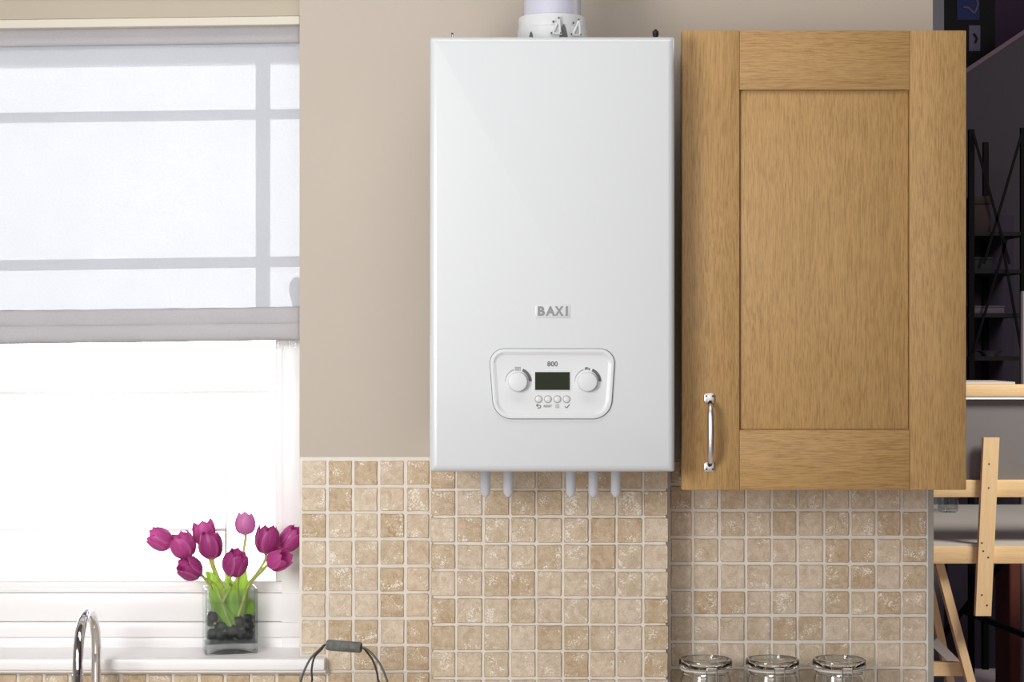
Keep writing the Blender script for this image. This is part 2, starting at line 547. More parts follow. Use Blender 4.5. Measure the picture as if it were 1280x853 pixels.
def tile(x0, x1, z0, z1, y, parent, depth=.0042, side=0):
    o = bpy.data.objects.new('tile', R.choice(TM)); COL.objects.link(o)
    o.parent = parent
    w, h = abs(x1 - x0), abs(z1 - z0)
    jx, jz = R.uniform(-.0006, .0006), R.uniform(-.0006, .0006)
    d = depth * R.uniform(.85, 1.2)
    if side:                                   # a tile on the flank of the pier
        o.location = (y, (x0 + x1) / 2, (z0 + z1) / 2 + jz); o.rotation_euler = (0, 0, side * math.pi / 2)
    else:
        o.location = ((x0 + x1) / 2 + jx, y, (z0 + z1) / 2 + jz)
    o.scale = (w, d, h)
    return o


def grid(xs, zs, Y, parent, gap, skip=lambda i, j: False):
    for j in range(len(zs) - 1):
        for i in range(len(xs) - 1):
            if skip(i, j): continue
            tile(PX(xs[i], Y) + gap / 2, PX(xs[i + 1], Y) - gap / 2, PZ(zs[j + 1], Y) + gap / 2, PZ(zs[j], Y) - gap / 2,
                 Y + .0035, parent)


lx = [375.6, 408.8, 441.4, 473.7, 506.7, 537.8]
lz = [574.6, 608, 641, 674.4, 707.8, 741, 773.7, 806.7, 840, 873, 906]
grid(lx, lz, -.0088, wall, .0047, lambda i, j: j == 7 and i == 0 or j >= 8 and i == 0)
tile(PX(375.6) + .002, PX(408.8) - .002, ZS + .004, PZ(806.7) - .0022, -.0053, wall)
ux = [-267, -234.5, -202, -169.5, -137, -104.5, -72, -43, -10.5, 22, 54.5, 87, 119, 151, 183.5, 216, 248.5, 281, 313.5, 346, 377, 408.8]
grid(ux, [842, 873.6, 905.8], -.0088, wall, .0047)
rx = [837, 866, 899, 932.3, 964.6, 997, 1030, 1062.5, 1094.8, 1126.8, 1159.3]
rz = [574.6, 606, 638.3, 672, 705, 738, 770, 803, 835.5, 868, 903]
grid(rx, rz, -.0088, wall, .0045, lambda i, j: j == 0 and i > 1)
qx = [537.3, 570, 604, 637.4, 670.4, 703.7, 737, 770.7, 804, 836.8]
qz = [578.8, 612.5, 646.2, 680, 713.5, 747.2, 781, 814.5, 848.5, 882, 915]
grid(qx, qz, -.085, pier, .0036)
for s, xx in ((-1, PIER[0] + .0065), (1, PIER[1] - .0065)):
    for j in range(len(qz) - 1):
        tile(-.079, -.036, PZ(qz[j + 1], -.085) + .0018, PZ(qz[j], -.085) - .0018, xx, pier, side=s)
        if True: tile(-.0325, -.010, PZ(qz[j + 1], -.085) + .0018, PZ(qz[j], -.085) - .0018, xx, pier, side=s)

# ---- window
win = thing('window_1', None, None, ((XL + XW) / 2, .12, ZS), kind='structure')
TILT = .0135                                    # the head and upper bars run slightly out of level


def bar(name, x0, x1, zc, h, y0, y1, tilt=0.0, bev=.003):
    bm = B(x0, x1, y0, y1, zc - h / 2, zc + h / 2, bev=bev)
    piv = XW
    for v in bm.verts: v.co.z += (v.co.x - piv) * tilt
    return obj(name, bm, M_white, win, 40)


yb = YF + .03
# right stile, left stile, sill rail with its mouldings
xs0 = PX(352, YF)
for x0, x1 in ((xs0, XW - .0005), (XL + .0005, XL + .035)):
    obj('frame_stile', B(x0, x1, YF, .16, ZS - .005, PZ(400, YF), bev=.002), M_white, win, 40)
bm = bmesh.new()
obj('sash_stile', B(PX(345.5, yb), xs0 + .004, YF + .012, .15, PZ(725.6, yb), PZ(402, yb), bev=.003), M_white, win, 40)
for x0, x1 in ((PX(375, YF), XW - .0005), (XL + .0005, XL + .012)):
    obj('upper_stile', B(x0, x1, YF, .16, PZ(401, YF), ZT - .001, bev=.001), M_white, win, 40)
z = lambda py, y: PZ(py, y)
bar('frame_rail', XL + .002, XW - .002, (z(742, YF) + z(777, YF)) / 2, z(742, YF) - z(777, YF), YF - .002, .16, 0, .002)
bar('bottom_moulding', XL + .002, XW - .002, (z(778, YF) + z(797, YF - .006)) / 2, z(778, YF) - z(797, YF), YF - .008, .16, 0, .004)
bar('frame_foot', XL + .002, XW - .002, (z(797, YF) + ZS - .004) / 2, z(797, YF) - ZS + .004, YF + .004, .16, 0, .001)
bar('sash_rail', XL + .03, xs0 + .002, (z(726, yb) + z(738, yb)) / 2, z(726, yb) - z(738, yb), YF + .012, .15, 0, .004)
bar('glazing_bead', XL + .02, xs0 + .006, z(740, YF), .004, YF + .004, .15, 0, .001)
# upper bars behind the blind
bar('frame_head', XL + .002, XW - .002, z(52, yb), z(26, yb) - z(78, yb), YF, .158, TILT)
bar('glazing_bar', XL + .03, XW - .004, z(142.3, yb), z(137, yb) - z(148.5, yb), yb - .01, yb + .02, TILT)
bar('glazing_bar', XL + .03, XW - .004, z(327, yb), z(320, yb) - z(333, yb), yb - .01, yb + .02, TILT)
zlo, zhi = z(418, yb), z(74, yb)
bar('transom', XL + .01, XW - .004, z(407, yb), z(394, yb) - z(419, yb), YF + .004, .158, TILT)
for xc in (PX(328.5, yb), XL + XW - PX(328.5, yb)):
    obj('mullion', B(xc - .0125, xc + .0125, yb - .012, yb + .02, zlo, zhi, bev=.003), M_white, win, 40)
bar('transom_bead', XL + .03, PX(345.5, yb) + .002, z(490, yb), .006, yb + .002, yb + .02, .004, .001)
bar('transom_bead', XL + .03, PX(282, yb) + .002, z(663, yb), .005, yb + .004, yb + .02, 0, .001)
obj('vertical_bead', B(PX(281.5, yb) - .002, PX(281.5, yb) + .002, yb + .006, yb + .02, z(732, yb), z(494, yb)), M_white, win)
obj('pane', B(XL + .012, XW - .004, yb + .021, yb + .025, z(740, yb), zhi), M_pane, win)
# rounded window catch on the right stile, seen through the blind
c = P(371.5, 362, YF - .012)
bm = bmesh.new(); lathe(bm, [(.002, .0235), (.008, .022), (.0145, .012), (.0165, 0), (.0145, -.01), (.0105, -.021), (.009, -.034), (.010, -.05), (.011, -.062)], c, 20)
for v in bm.verts:
    v.co.y = c.y + (v.co.y - c.y) * .6
obj('window_catch', bm, M_white, win, 50)
# sill with a horn that runs past the opening
sx = PX(405.5, -.04)
bm = bmesh.new()
box(bm, XL - .04, sx, -.04, -.0092, ZS - .0205, ZS, bev=.003)
box(bm, XL + .0005, XW - .0005, -.01, YF + .01, ZS - .0295, ZS)
obj('window_sill', bm, M_white, win, 40)
obj('sill_moulding', B(XL - .04, sx + .001, -.03, -.0092, ZS - .0265, ZS - .021, bev=.001), M_white, win, 40)

# ---- pelmet board, cream batten
def tilted_box(x0, x1, y0, y1, py_top, py_bot, bev=.002):
    bm = B(x0, x1, y0, y1, PZ(py_bot, y0), PZ(py_top, y0), bev=bev)
    for v in bm.verts: v.co.z += (v.co.x - XW) * TILT
    return bm


tag(obj('trim_3', tilted_box(XL + .016, XW - .0012, .02, .07, -40, 19.5, 0), M_head), kind='structure')
tag(obj('trim_4', tilted_box(XL + .016, XW - .0012, .012, .07, 19.6, 30.5, .002), M_cream), kind='structure')

# ---- roman blind
YB = .045
blind = thing('roman_blind', 'sheer white fabric blind pulled halfway down over the window', 'blind', ((XL + XW) / 2, YB, PZ(31, YB)))
xb0, xb1 = XL + .004, XW - .0018


def sheet(z0, z1, yfun, nx=60, nz=24):
    bm = bmesh.new(); g = []
    for j in range(nz + 1):
        row = []
        for i in range(nx + 1):
            x = xb0 + (xb1 - xb0) * i / nx; zz = z1 + (z0 - z1) * j / nz
            row.append(bm.verts.new((x, yfun(x, zz), zz + (x - XW) * TILT)))
        g.append(row)
    for j in range(nz):
        for i in range(nx): bm.faces.new((g[j][i], g[j + 1][i], g[j + 1][i + 1], g[j][i + 1]))
    return bm


obj('fabric_panel', sheet(PZ(395, YB), PZ(40, YB), lambda x, q: YB + .0025 * mnoise.noise((x * 4, q * 3, .3)), 60, 30), M_sheer, blind, 180)
# gathered header
def roll(zc, h, dy, seed, rough_, nx=120):
    bm = bmesh.new(); rs = []
    n = 14
    for i in range(nx + 1):
        x = xb0 + (xb1 - xb0) * i / nx; r = []
        for k in range(n):
            a = 2 * math.pi * k / n
            w = rough_ * mnoise.noise((x * 7 + seed, k * 1.1, seed)) + rough_ * .6 * mnoise.noise((x * 26, k * 1.3, seed + 4))
            yy = YB - .004 + math.cos(a) * (dy + w); s = math.sin(a)
            zz = zc + (abs(s) ** .75) * (1 if s > 0 else -1) * (h / 2 + w * .4)
            r.append(Vector((x, yy, zz + (x - XW) * TILT)))
        rs.append(r)
    rings(bm, rs)
    return bm


obj('header_tape', roll(PZ(43, YB), PZ(31.5, YB) - PZ(54.5, YB), .007, 3, .0008), M_hem, blind, 180)
obj('hem_fold', roll(PZ(395, YB), PZ(383.5, YB) - PZ(406.5, YB), .008, 8, .0035), M_hem, blind, 180)
obj('hem_fold', roll(PZ(414, YB), PZ(402.5, YB) - PZ(425.5, YB), .010, 15, .003), M_hem, blind, 180)
bm = bmesh.new()
x = xb0 + .004
while x < xb1:
    zt_ = PZ(425, YB) + (x - XW) * TILT
    ln = R.uniform(.012, .024)
    tube(bm, [(x, YB, zt_), (x + R.uniform(-.001, .001), YB, zt_ - ln)], .0003, 4)
    for f in (.35, .7, 1.0):
        if R.random() < .75:
            lathe(bm, [(.0002, .0014), (.0013, 0), (.0002, -.0014)], (x, YB, zt_ - ln * f), 6)
    x += R.uniform(.007, .012)
tag(obj('bead_fringe', bm, M_glass, blind, 40), 'fringe of small clear beads', kind='stuff')

# ------------------------------------------------------------------ boiler
YBo = -.35                                      # front face
bx0, bx1, bz0, bz1 = PX(537, YBo), PX(844, YBo), PZ(590.5, YBo), PZ(45, YBo)
ppx = (D + YBo) / F                             # metres to a pixel on the front face
boiler = thing('boiler', 'tall white wall-mounted gas boiler with grey control display, above the tiled pier', 'boiler', ((bx0 + bx1) / 2, -.0865, bz0))
obj('body', B(bx0 + .006, bx1 - .006, -.315, -.0895, bz0 + .004, bz1 - .004, bev=.004), M_enamel, boiler, 40)
ol = rpoly([(bx0, bz0), (bx1, bz0), (bx1, bz1), (bx0, bz1)], [.004] * 4, 4)
bm = bmesh.new()
prof = [(0, -.30), (0, YBo + .013), (.0008, YBo + .008), (.003, YBo + .0035), (.007, YBo + .0009), (.012, YBo)]
rings(bm, [[Vector((p.x, y, p.y)) for p in rpoly([(bx0 + d, bz0 + d), (bx1 - d, bz0 + d), (bx1 - d, bz1 - d), (bx0 + d, bz1 - d)], [.0045 - d * .2] * 4, 4)] for d, y in prof], True, True)
obj('front_cover', bm, M_enamel, boiler, 45)
obj('wall_bracket', B(bx0 + .05, bx1 - .05, -.089, -.001, bz1 - .2, bz1 - .05), M_enamel, boiler)

# badge
badge = obj('badge', B(PX(669, YBo), PX(713, YBo), YBo - .0008, YBo + .001, PZ(397.6, YBo), PZ(381, YBo), bev=.0006), M_enamel, boiler, 40)
lets = [('B', 672, 681.2), ('A', 682, 694), ('X', 693.2, 704.4), ('I', 707, 710)]
for ch, a, b in lets:
    text('letter', ch, M_logo, badge, PX(a, YBo), PX(b, YBo), PZ(395, YBo), PZ(383, YBo), YBo - .0008, .0005, .045 if ch != 'I' else 0)

# control panel
def cp(px, py): return Vector((PX(px, YBo), PZ(py, YBo)))
out = rpoly([cp(611.2, 436.4), cp(769.2, 436.4), cp(763.2, 523.6), cp(617.8, 523.6)], [.024, .024, .032, .032], 10)
gap_ring = obj('panel_gap_shade', None or (lambda b: (rings(b, [[Vector((p.x, YBo + y, p.y)) for p in o_] for o_, y in ((inset(out, -.0009), .001), (inset(out, -.0009), -.0010), (inset(out, .002), -.0010))], False, True), b)[1])(bmesh.new()), M_gapshade, boiler, 30)  # grey ring stands for the shade in the gap round the panel
bm = bmesh.new()
prof = [(0, .001), (0, -.0030), (.0008, -.0040), (.0035, -.0042), (.0055, -.0042), (.0095, -.0014), (.011, -.0012)]
rings(bm, [[Vector((p.x, YBo + y, p.y)) for p in inset(out, d)] for d, y in prof], True, True)
panel = obj('control_panel', bm, M_plastic, boiler, 35)
YP = YBo - .0012
obj('display_bezel', B(PX(667.6, YBo), PX(713.4, YBo), YP - .0007, YP, PZ(488.8, YBo), PZ(464.2, YBo)), M_plastic, panel)
obj('display', B(PX(668.8, YBo), PX(712.2, YBo), YP - .0012, YP, PZ(487.7, YBo), PZ(465.3, YBo)), M_lcd, panel)
text('model_number', '800', M_mark, panel, PX(684, YBo), PX(697.2, YBo), PZ(458.3, YBo), PZ(451.9, YBo), YP, .0004, .02)


def arc(cx, cz, r0, r1, a0, a1, taper=False, n=14):
    """a flat printed scale mark of real thickness; taper narrows it to nothing at its far end"""
    bm = bmesh.new(); rr = []
    for k in range(n + 1):
        t = k / n; a = math.radians(a0 + (a1 - a0) * t)
        rm = (r0 + r1) / 2; hw = (r1 - r0) / 2 * ((1 - .75 * t) if taper else 1)
        rr.append([Vector((cx + (rm + s * hw) * math.cos(a), YP - y, cz + (rm + s * hw) * math.sin(a))) for s, y in ((-1, 0), (1, 0), (1, .0004), (-1, .0004))])
    rings(bm, rr)
    return bm


for px_ in (647.3, 734.2):
    c = P(px_, 477.4, YBo)
    bm = bmesh.new()
    lathe_y(bm, [(.0168, YP), (.0166, YP - .004), (.0160, YP - .0095), (.0152, YP - .0110), (.0138, YP - .0114)], (c.x, 0, c.z), 36)
    obj('dial', bm, M_plastic, panel, 35)
    tag(obj('dial_scale', arc(c.x, c.z, 14.0 * ppx, 17.6 * ppx, 2, 68, False), M_mark, panel), 'thick dark grey scale mark')
    obj('dial_scale', arc(c.x, c.z, 15.0 * ppx, 16.6 * ppx, 108, 182, True), M_marklt, panel)
c = P(647.3, 461.2, YBo)                         # radiator symbol: five bars
bm = bmesh.new()
for k in range(5):
    x = c.x + (k - 2) * 1.55 * ppx
    box(bm, x - .55 * ppx, x + .55 * ppx, YP - .0004, YP, c.z - 2.5 * ppx, c.z + 2.5 * ppx)
box(bm, c.x - 3.8 * ppx, c.x + 3.8 * ppx, YP - .0003, YP, c.z + 1.2 * ppx, c.z + 1.9 * ppx)
box(bm, c.x - 3.8 * ppx, c.x + 3.8 * ppx, YP - .0003, YP, c.z - 1.9 * ppx, c.z - 1.2 * ppx)
obj('radiator_symbol', bm, M_marklt, panel)
c = P(734.2, 461.5, YBo)                         # tap symbol
bm = bmesh.new()
for a0, a1, b0, b1 in ((-3.2, -2.2, -1.5, 2), (-2.2, 3.2, -.6, .9), (2.2, 3.2, -1.9, -.4), (-1, 0, .9, 2), (-2, 1, 1.6, 2.3)):
    box(bm, c.x + a0 * ppx, c.x + a1 * ppx, YP - .0004, YP, c.z + b0 * ppx, c.z + b1 * ppx)
obj('tap_symbol', bm, M_mark, panel)
for px_ in (673.2, 684.9, 696.7, 708.2):
    c = P(px_, 499.2, YBo)
    rim = bmesh.new()
    lathe_y(rim, [(4.9 * ppx, YP), (4.8 * ppx, YP - .0008), (4.1 * ppx, YP - .0008), (4.0 * ppx, YP)], (c.x, 0, c.z), 24, False, False)
    b = bmesh.new()
    lathe_y(b, [(4.0 * ppx, YP), (3.9 * ppx, YP - .0012), (3.4 * ppx, YP - .0016)], (c.x, 0, c.z), 24)
    obj('button', b, M_plastic, panel, 35)
    tag(obj('button_ring', rim, M_marklt, panel, 35))
YS = YP
c = P(673.2, 508, YBo)                           # back arrow
bm = bmesh.new()
pts = [(-2.6, 1.2), (.8, 1.2), (2.2, .6), (2.7, -.5), (2.2, -1.6), (.8, -2.1), (-1.4, -2.1)]
tube(bm, [(c.x + a * ppx, YS - .0002, c.z + b * ppx) for a, b in smoothpath([(p[0], p[1], 0) for p in pts], 3) for _ in [0]] if False else [(c.x + q.x * ppx, YS - .0002, c.z + q.y * ppx) for q in smoothpath([(p[0], p[1], 0) for p in pts], 3)], .5 * ppx, 6)
for sgn in (1, -1):
    tube(bm, [(c.x - 2.8 * ppx, YS - .0002, c.z + 1.2 * ppx), (c.x - 1.1 * ppx, YS - .0002, c.z + (1.2 + sgn * 1.7) * ppx)], .5 * ppx, 6)
obj('back_symbol', bm, M_mark, panel)
text('reset_lettering', 'RESET', M_mark, panel, PX(679.6, YBo), PX(690, YBo), PZ(509.3, YBo), PZ(506.5, YBo), YP, .0004, .01)
c = P(696.6, 508, YBo)
bm = bmesh.new()
for k in (-1, 0, 1):
    zz = c.z + k * 1.7 * ppx
    box(bm, c.x - 1.3 * ppx, c.x + 2.6 * ppx, YP - .0004, YP, zz - .45 * ppx, zz + .45 * ppx)
    box(bm, c.x - 2.7 * ppx, c.x - 1.8 * ppx, YP - .0004, YP, zz - .45 * ppx, zz + .45 * ppx)
obj('list_symbol', bm, M_marklt, panel)
c = P(709, 508, YBo)
bm = bmesh.new()
tube(bm, [(c.x + a * ppx, YS - .0002, c.z + b * ppx) for a, b in ((-2.9, -.2), (-1.0, -2.2), (3.0, 2.2))], .55 * ppx, 6)
obj('tick_symbol', bm, M_mark, panel)

# pipe tails under the boiler
Yp = -.2
for px_ in (606.7, 635.3, 713.4, 741.6, 769.8):
    x = PX(px_, Yp); r = 6.3 * (D + Yp) / F; zb = PZ(621.6, Yp)
    bm = bmesh.new()
    lathe(bm, [(r * .35, zb), (r * .5, zb + .0012), (r, zb + .0075), (r, bz0 + .006)], (x, Yp, 0), 20)
    obj('pipe_tail', bm, M_pipe, boiler, 35)
# bits on its top
c = P(819.5, 44, -.2); zt_ = bz1 - .004
bm = bmesh.new(); lathe(bm, [(.004, zt_), (.004, PZ(43, -.2) - .004), (.0052, PZ(42.5, -.2) - .003), (.0056, PZ(39.5, -.2)), (.003, PZ(38, -.2)), (.0022, PZ(36.8, -.2))], (c.x, -.2, 0), 14)
tag(obj('valve', bm, M_rubber, boiler, 40), 'small black valve cap')
bm = bmesh.new(); lathe(bm, [(.0018, zt_), (.0018, PZ(43.6, -.2)), (.0026, PZ(43.2, -.2)), (.0022, PZ(41.2, -.2)), (.001, PZ(40.7, -.2))], (PX(565.4, -.2), -.2, 0), 12)
tag(obj('screw', bm, M_chrome, boiler, 40), 'tiny bright screw')

# flue
Yf = -.215; ppf = (D + Yf) / F; fx = PX(690.6, Yf)
flue = thing('flue', 'lilac grey flue pipe rising from a white collar on top of the boiler', 'flue', (fx, Yf, bz1 - .0038))
r0 = 35.6 * ppf; r1 = 42.6 * ppf
zc = PZ(22.6, Yf)
bm = bmesh.new()
path = [(fx, Yf, zc - .005), (fx, Yf, 2.5)] + [(fx, Yf + .1 - .1 * math.cos(a), 2.5 + .1 * math.sin(a)) for a in (math.pi / 2 * k / 8 for k in range(1, 9))] + [(fx, -.002, 2.6)]
tube(bm, path, r0, 40); obj('flue_pipe', bm, M_flue, flue, 50)
bm = bmesh.new()
zb = bz1 - .0038
lathe(bm, [(r1 * 1.03, zb), (r1 * 1.03, PZ(38.5, Yf)), (r1, PZ(37.5, Yf)), (r1, zc - .003), (r1 - .001, zc - .0008), (r1 - .003, zc), (r0 + .0005, zc), (r0 + .0005, zc - .006)], (fx, Yf, 0), 48, True, True)
col = obj('collar', bm, M_collar, flue, 35)


def on_collar(px, depth):                        # point on the collar's front at a photo column
    dx = (px - 690.6) * ppf; dx = max(-r1 * .98, min(r1 * .98, dx))
    return fx + dx, Yf - math.sqrt(max(r1 * r1 - dx * dx, 0)) - depth, dx / r1


for pxc in (694.3, 719.2):                       # two raised V-shaped clips, each with two screws
    bm = bmesh.new(); x, y, s = on_collar(pxc, .004)
    for pts in (((-4.5, 44), (3.5, 24.5)), ((3.5, 24.5), (5, 44)), ((-7, 43), (7, 43))):
        tube(bm, [(x + a * ppf, y - .0005 + abs(s) * a * ppf * .55, PZ(b, Yf - .055)) for a, b in pts], .0022, 8)
    obj('clip', bm, M_collar, col, 40)
    for a, b in ((-3.5, 28), (3, 23.6), (-6, 42.5), (5.5, 42.5)):
        bm = bmesh.new(); lathe_y(bm, [(.0017, y + .004 + abs(s) * a * ppf * .55), (.0017, y - .003 + abs(s) * a * ppf * .55)], (x + a * ppf, 0, PZ(b, Yf - .055)), 10)
        obj('screw', bm, M_dkmetal, col, 40)
for pxc, w, ytop in ((703.3, 5.2, 30.5), (663.4, 2.6, 38.5)):    # arched drain slots
    bm = bmesh.new(); prof = []
    for k in range(11):
        t = -1 + 2 * k / 10
        prof.append((pxc + t * w, 46 + (ytop - 46) * (1 - abs(t) ** 1.8)))
    ra = []; rb = []
    for px_, py_ in prof + [(pxc + w, 50), (pxc - w, 50)]:
        x, y, s = on_collar(px_, .0030); ra.append(Vector((x, y, PZ(py_, Yf - .055)))); rb.append(Vector((x, y + .006, PZ(py_, Yf - .055))))
    rings(bm, [ra, rb]); tag(obj('slot', bm, M_gapshade, col), 'dark arched slot')

# ------------------------------------------------------------------ wall cabinet
Yd = -.28
q = lambda px: PX(px, Yd)
w_ = lambda py: PZ(py, Yd)
cx0, cx1, cz0, cz1 = q(852.5), q(1207.8), w_(612.8), w_(38)
cab = thing('wall_cabinet', 'oak wall cabinet with a single recessed-panel door and nickel handle', 'cabinet', ((cx0 + cx1) / 2, -.0095, cz0))
obj('carcass', B(cx0 + .021, min(cx1 - .004, XE - .003), -.258, -.0005 - .009, cz0 + .001, cz1 - .001), M_oak_v, cab)
door = obj('door', B(q(920), q(1141), Yd + .010, Yd + .019, w_(542), w_(108)), M_oak_v, cab)
door.data.name = 'door'


def plank(name, x0, x1, z0, z1, m, y0=Yd, y1=Yd + .021, bev=.0012):
    return obj(name, B(x0, x1, y0, y1, z0, z1, bev=bev, seg=2), m, door, 40)


plank('stile', cx0, q(924.2), cz0, cz1, M_oak_v)
plank('stile', q(1137.4), cx1, cz0, cz1, M_oak_v)
plank('top_rail', q(924.5), q(1137.1), w_(112.2), cz1, M_oak_h)
plank('bottom_rail', q(924.5), q(1137.1), cz0, w_(538), M_oak_h)
plank('panel', q(926), q(1135.8), w_(536.6), w_(113.6), M_oak_v, Yd + .006, Yd + .0099, .0005)
# bow handle
hx = q(886.6)
pp = (D + Yd) / F
bm = bmesh.new()
zt0, zb0 = w_(508), w_(577)
pth = smoothpath([(hx, Yd - .004, w_(502)), (hx, Yd - .016, w_(506)), (hx, Yd - .024, w_(517)), (hx, Yd - .027, w_(541)), (hx, Yd - .024, w_(566)), (hx, Yd - .016, w_(577.5)), (hx, Yd - .004, w_(581.5))], 5)
rad = []
for i, p in enumerate(pth):
    t = i / (len(pth) - 1); rad.append(.0032 + .0030 * math.sin(math.pi * min(1, max(0, (t - .12) / .76))) ** .8)
tube(bm, pth, rad, 14)
hd = obj('handle', bm, M_nickel, door, 40)
for py in (498, 584):
    o_ = rpoly([(hx - 7.2 * pp, w_(py) - 6.2 * pp), (hx + 7.2 * pp, w_(py) - 6.2 * pp), (hx + 7.2 * pp, w_(py) + 6.2 * pp), (hx - 7.2 * pp, w_(py) + 6.2 * pp)], [.0045] * 4, 4)
    bm = bmesh.new()
    rings(bm, [[Vector((p.x, Yd + y, p.y)) for p in inset(o_, d)] for d, y in ((-.0006, .0008), (-.0006, -.001), (.0008, -.0028), (.0025, -.0034))], True, True)
    obj('handle', bm, M_nickel, door, 40).name = 'handle_plate'
    for s in (-1, 1):
        b = bmesh.new(); lathe_y(b, [(.0018, Yd - .003), (.0018, Yd - .0042), (.001, Yd - .0046)], (hx + s * 4.0 * pp, 0, w_(py) + (2.6 if py < 540 else -2.6) * pp), 10)
        obj('screw', b, M_dkmetal, door, 40)
for s, py0, py1 in ((1, 503, 516), (-1, 567, 581)):              # darker necks
    b = bmesh.new()
    sel = [p for p in pth if min(w_(py0), w_(py1)) <= p.z <= max(w_(py0), w_(py1))]
    tube(b, sel, [.0041] * len(sel), 12); tag(obj('handle_neck', b, M_dkmetal, door, 40), 'dark burnished neck of the handle')

# ------------------------------------------------------------------ worktop and unit below the frame
tag(obj('worktop', B(-2.4, XE - .004, -.62, -.0135, .86, .8995, bev=.003), M_worktop), 'pale stone worktop running along the tiled wall below the frame', 'worktop')
base = thing('base_unit', 'oak coloured base unit under the pale worktop', 'cabinet', ((XE - 2.4) / 2, -.3, 0))
obj('carcass', B(-2.38, XE - .02, -.57, -.02, .1, .859), M_base, base)
obj('plinth', B(-2.38, XE - .02, -.52, -.05, 0, .0995), M_blackwood, base)
for k in range(6):
    w = (XE - .02 + 2.38) / 6; x = -2.38 + k * w
    d_ = obj('door', B(x + .002, x + w - .002, -.591, -.571, .11, .85, bev=.002), M_oak_v, base, 40)
    b = bmesh.new(); tube(b, [(x + w - .05, -.592, .78), (x + w - .05, -.615, .77), (x + w - .05, -.615, .68), (x + w - .05, -.592, .67)], .005, 8)
    obj('handle', b, M_nickel, d_, 40)

# ------------------------------------------------------------------ glass jars
def jar(px, label):
    Y = -.1; x = PX(px, Y); d = (D + Y) / F
    zt = PZ(823.5, Y)
    t = thing('storage_jar', label, 'jar', (x, Y, .9), 'clip-top glass jars on the worktop')
    r = 31.5 * d; zn = zt - .020
    b = bmesh.new()
    lathe(b, [(r * .2, .9003), (r * .93, .9003), (r, .906), (r, zn - .016), (r * .93, zn - .008), (r * .93, zn), (r * .86, zn),
              (r * .86, zn - .008), (r * .94, zn - .017), (r * .94, .912), (r * .88, .908), (r * .2, .908)], (x, Y, 0), 40)
    obj('body', b, M_glass, t, 40)
    b = bmesh.new(); R_ = 33.3 * d
    lathe(b, [(r * .2, zn + .004), (r * .84, zn + .004), (R_ * .97, zn + .005), (R_, zn + .008), (R_, zt - .004), (R_ * .98, zt - .001), (R_ * .93, zt), (R_ * .86, zt - .001), (R_ * .83, zt - .006), (r * .2, zt - .007)], (x, Y, 0), 44)
    obj('lid', b, M_glass, t, 40)
    b = bmesh.new(); lathe(b, [(r * .85, zn + .0005), (r * 1.0, zn + .0005), (r * 1.0, zn + .0038), (r * .85, zn + .0038), (r * .85, zn + .0005)], (x, Y, 0), 36, False, False)
    tag(obj('seal_ring', b, mat('pale_rubber', srgb(206, 202, 196), .5) if 'pale_rubber' not in bpy.data.materials else bpy.data.materials['pale_rubber'], t, 40), 'pale rubber seal')
    for nm, zz, rr in (('lid_wire', zt - .013, R_ + .0012), ('neck_wire', zn - .0045, r * .93 + .0014)):
        b = bmesh.new(); tube(b, [(x + rr * math.cos(a), Y + rr * math.sin(a), zz) for a in (2 * math.pi * k / 40 for k in range(41))], .0011, 7)
        obj(nm, b, M_chrome, t, 40)
    # wire clasp on the front
    b = bmesh.new(); yf = Y - R_ - .0045; e = 6.0 * d; cxx = x + 4 * d
    tube(b, smoothpath([(cxx - e, yf + .004, zt - .014), (cxx - e, yf - .001, zt - .008), (cxx - e, yf - .002, zn - .03), (cxx - e * .6, yf - .001, zn - .036), (cxx + e * .6, yf - .001, zn - .036), (cxx + e, yf - .002, zn - .03), (cxx + e, yf - .001, zt - .008), (cxx + e, yf + .004, zt - .014)], 4), .0011, 7)
    tube(b, [(cxx - e, yf, zt - .010), (cxx + e, yf, zt - .010)], .0010, 7)
    obj('clasp', b, M_chrome, t, 40)
    b = bmesh.new(); box(b, x - 9 * d, x - 3 * d, Y - R_ - .003, Y - R_ + .0005, zn - .012, zn - .001, bev=.0008)
    obj('hinge_plate', b, M_chrome, t, 40)
    return t


jar(882, 'clip-top glass jar on the worktop, leftmost of the row, nearest the tiled pier')
jar(965.5, 'clip-top glass jar on the worktop, middle one of the row of three')
jar(1049, 'clip-top glass jar on the worktop, rightmost of the row under the oak cabinet')

# ------------------------------------------------------------------ tap
tp = thing('tap', 'tall curved chrome kitchen tap in front of the window sill', 'tap', (PX(120, -.1), -.1, .9))
xr, xl = PX(120.3, -.1), PX(97.2, -.27)
za = PZ(760.5, -.185) - .0088 - .085
b = bmesh.new()
pts = [(xr, -.1, .9005), (xr, -.1, za)] + [(xr + (xl - xr) * k / 20, -.185 + .085 * math.cos(math.pi * k / 20), za + .085 * math.sin(math.pi * k / 20)) for k in range(1, 20)] + [(xl, -.27, za), (xl, -.27, za - .012)]
tube(b, pts, .0088, 24); obj('spout', b, M_chrome, tp, 40)
b = bmesh.new(); zc_ = PZ(843.5, -.27)
lathe(b, [(.0088, zc_ + .0005), (.0102, zc_), (.0102, zc_ - .03), (.0085, zc_ - .032)], (xl, -.27, 0), 24)
obj('nozzle', b, M_chrome, tp, 40)
b = bmesh.new(); lathe(b, [(.025, .9), (.025, .906), (.017, .912), (.014, .945), (.0089, .948)], (xr, -.1, 0), 24)
obj('base', b, M_chrome, tp, 40)

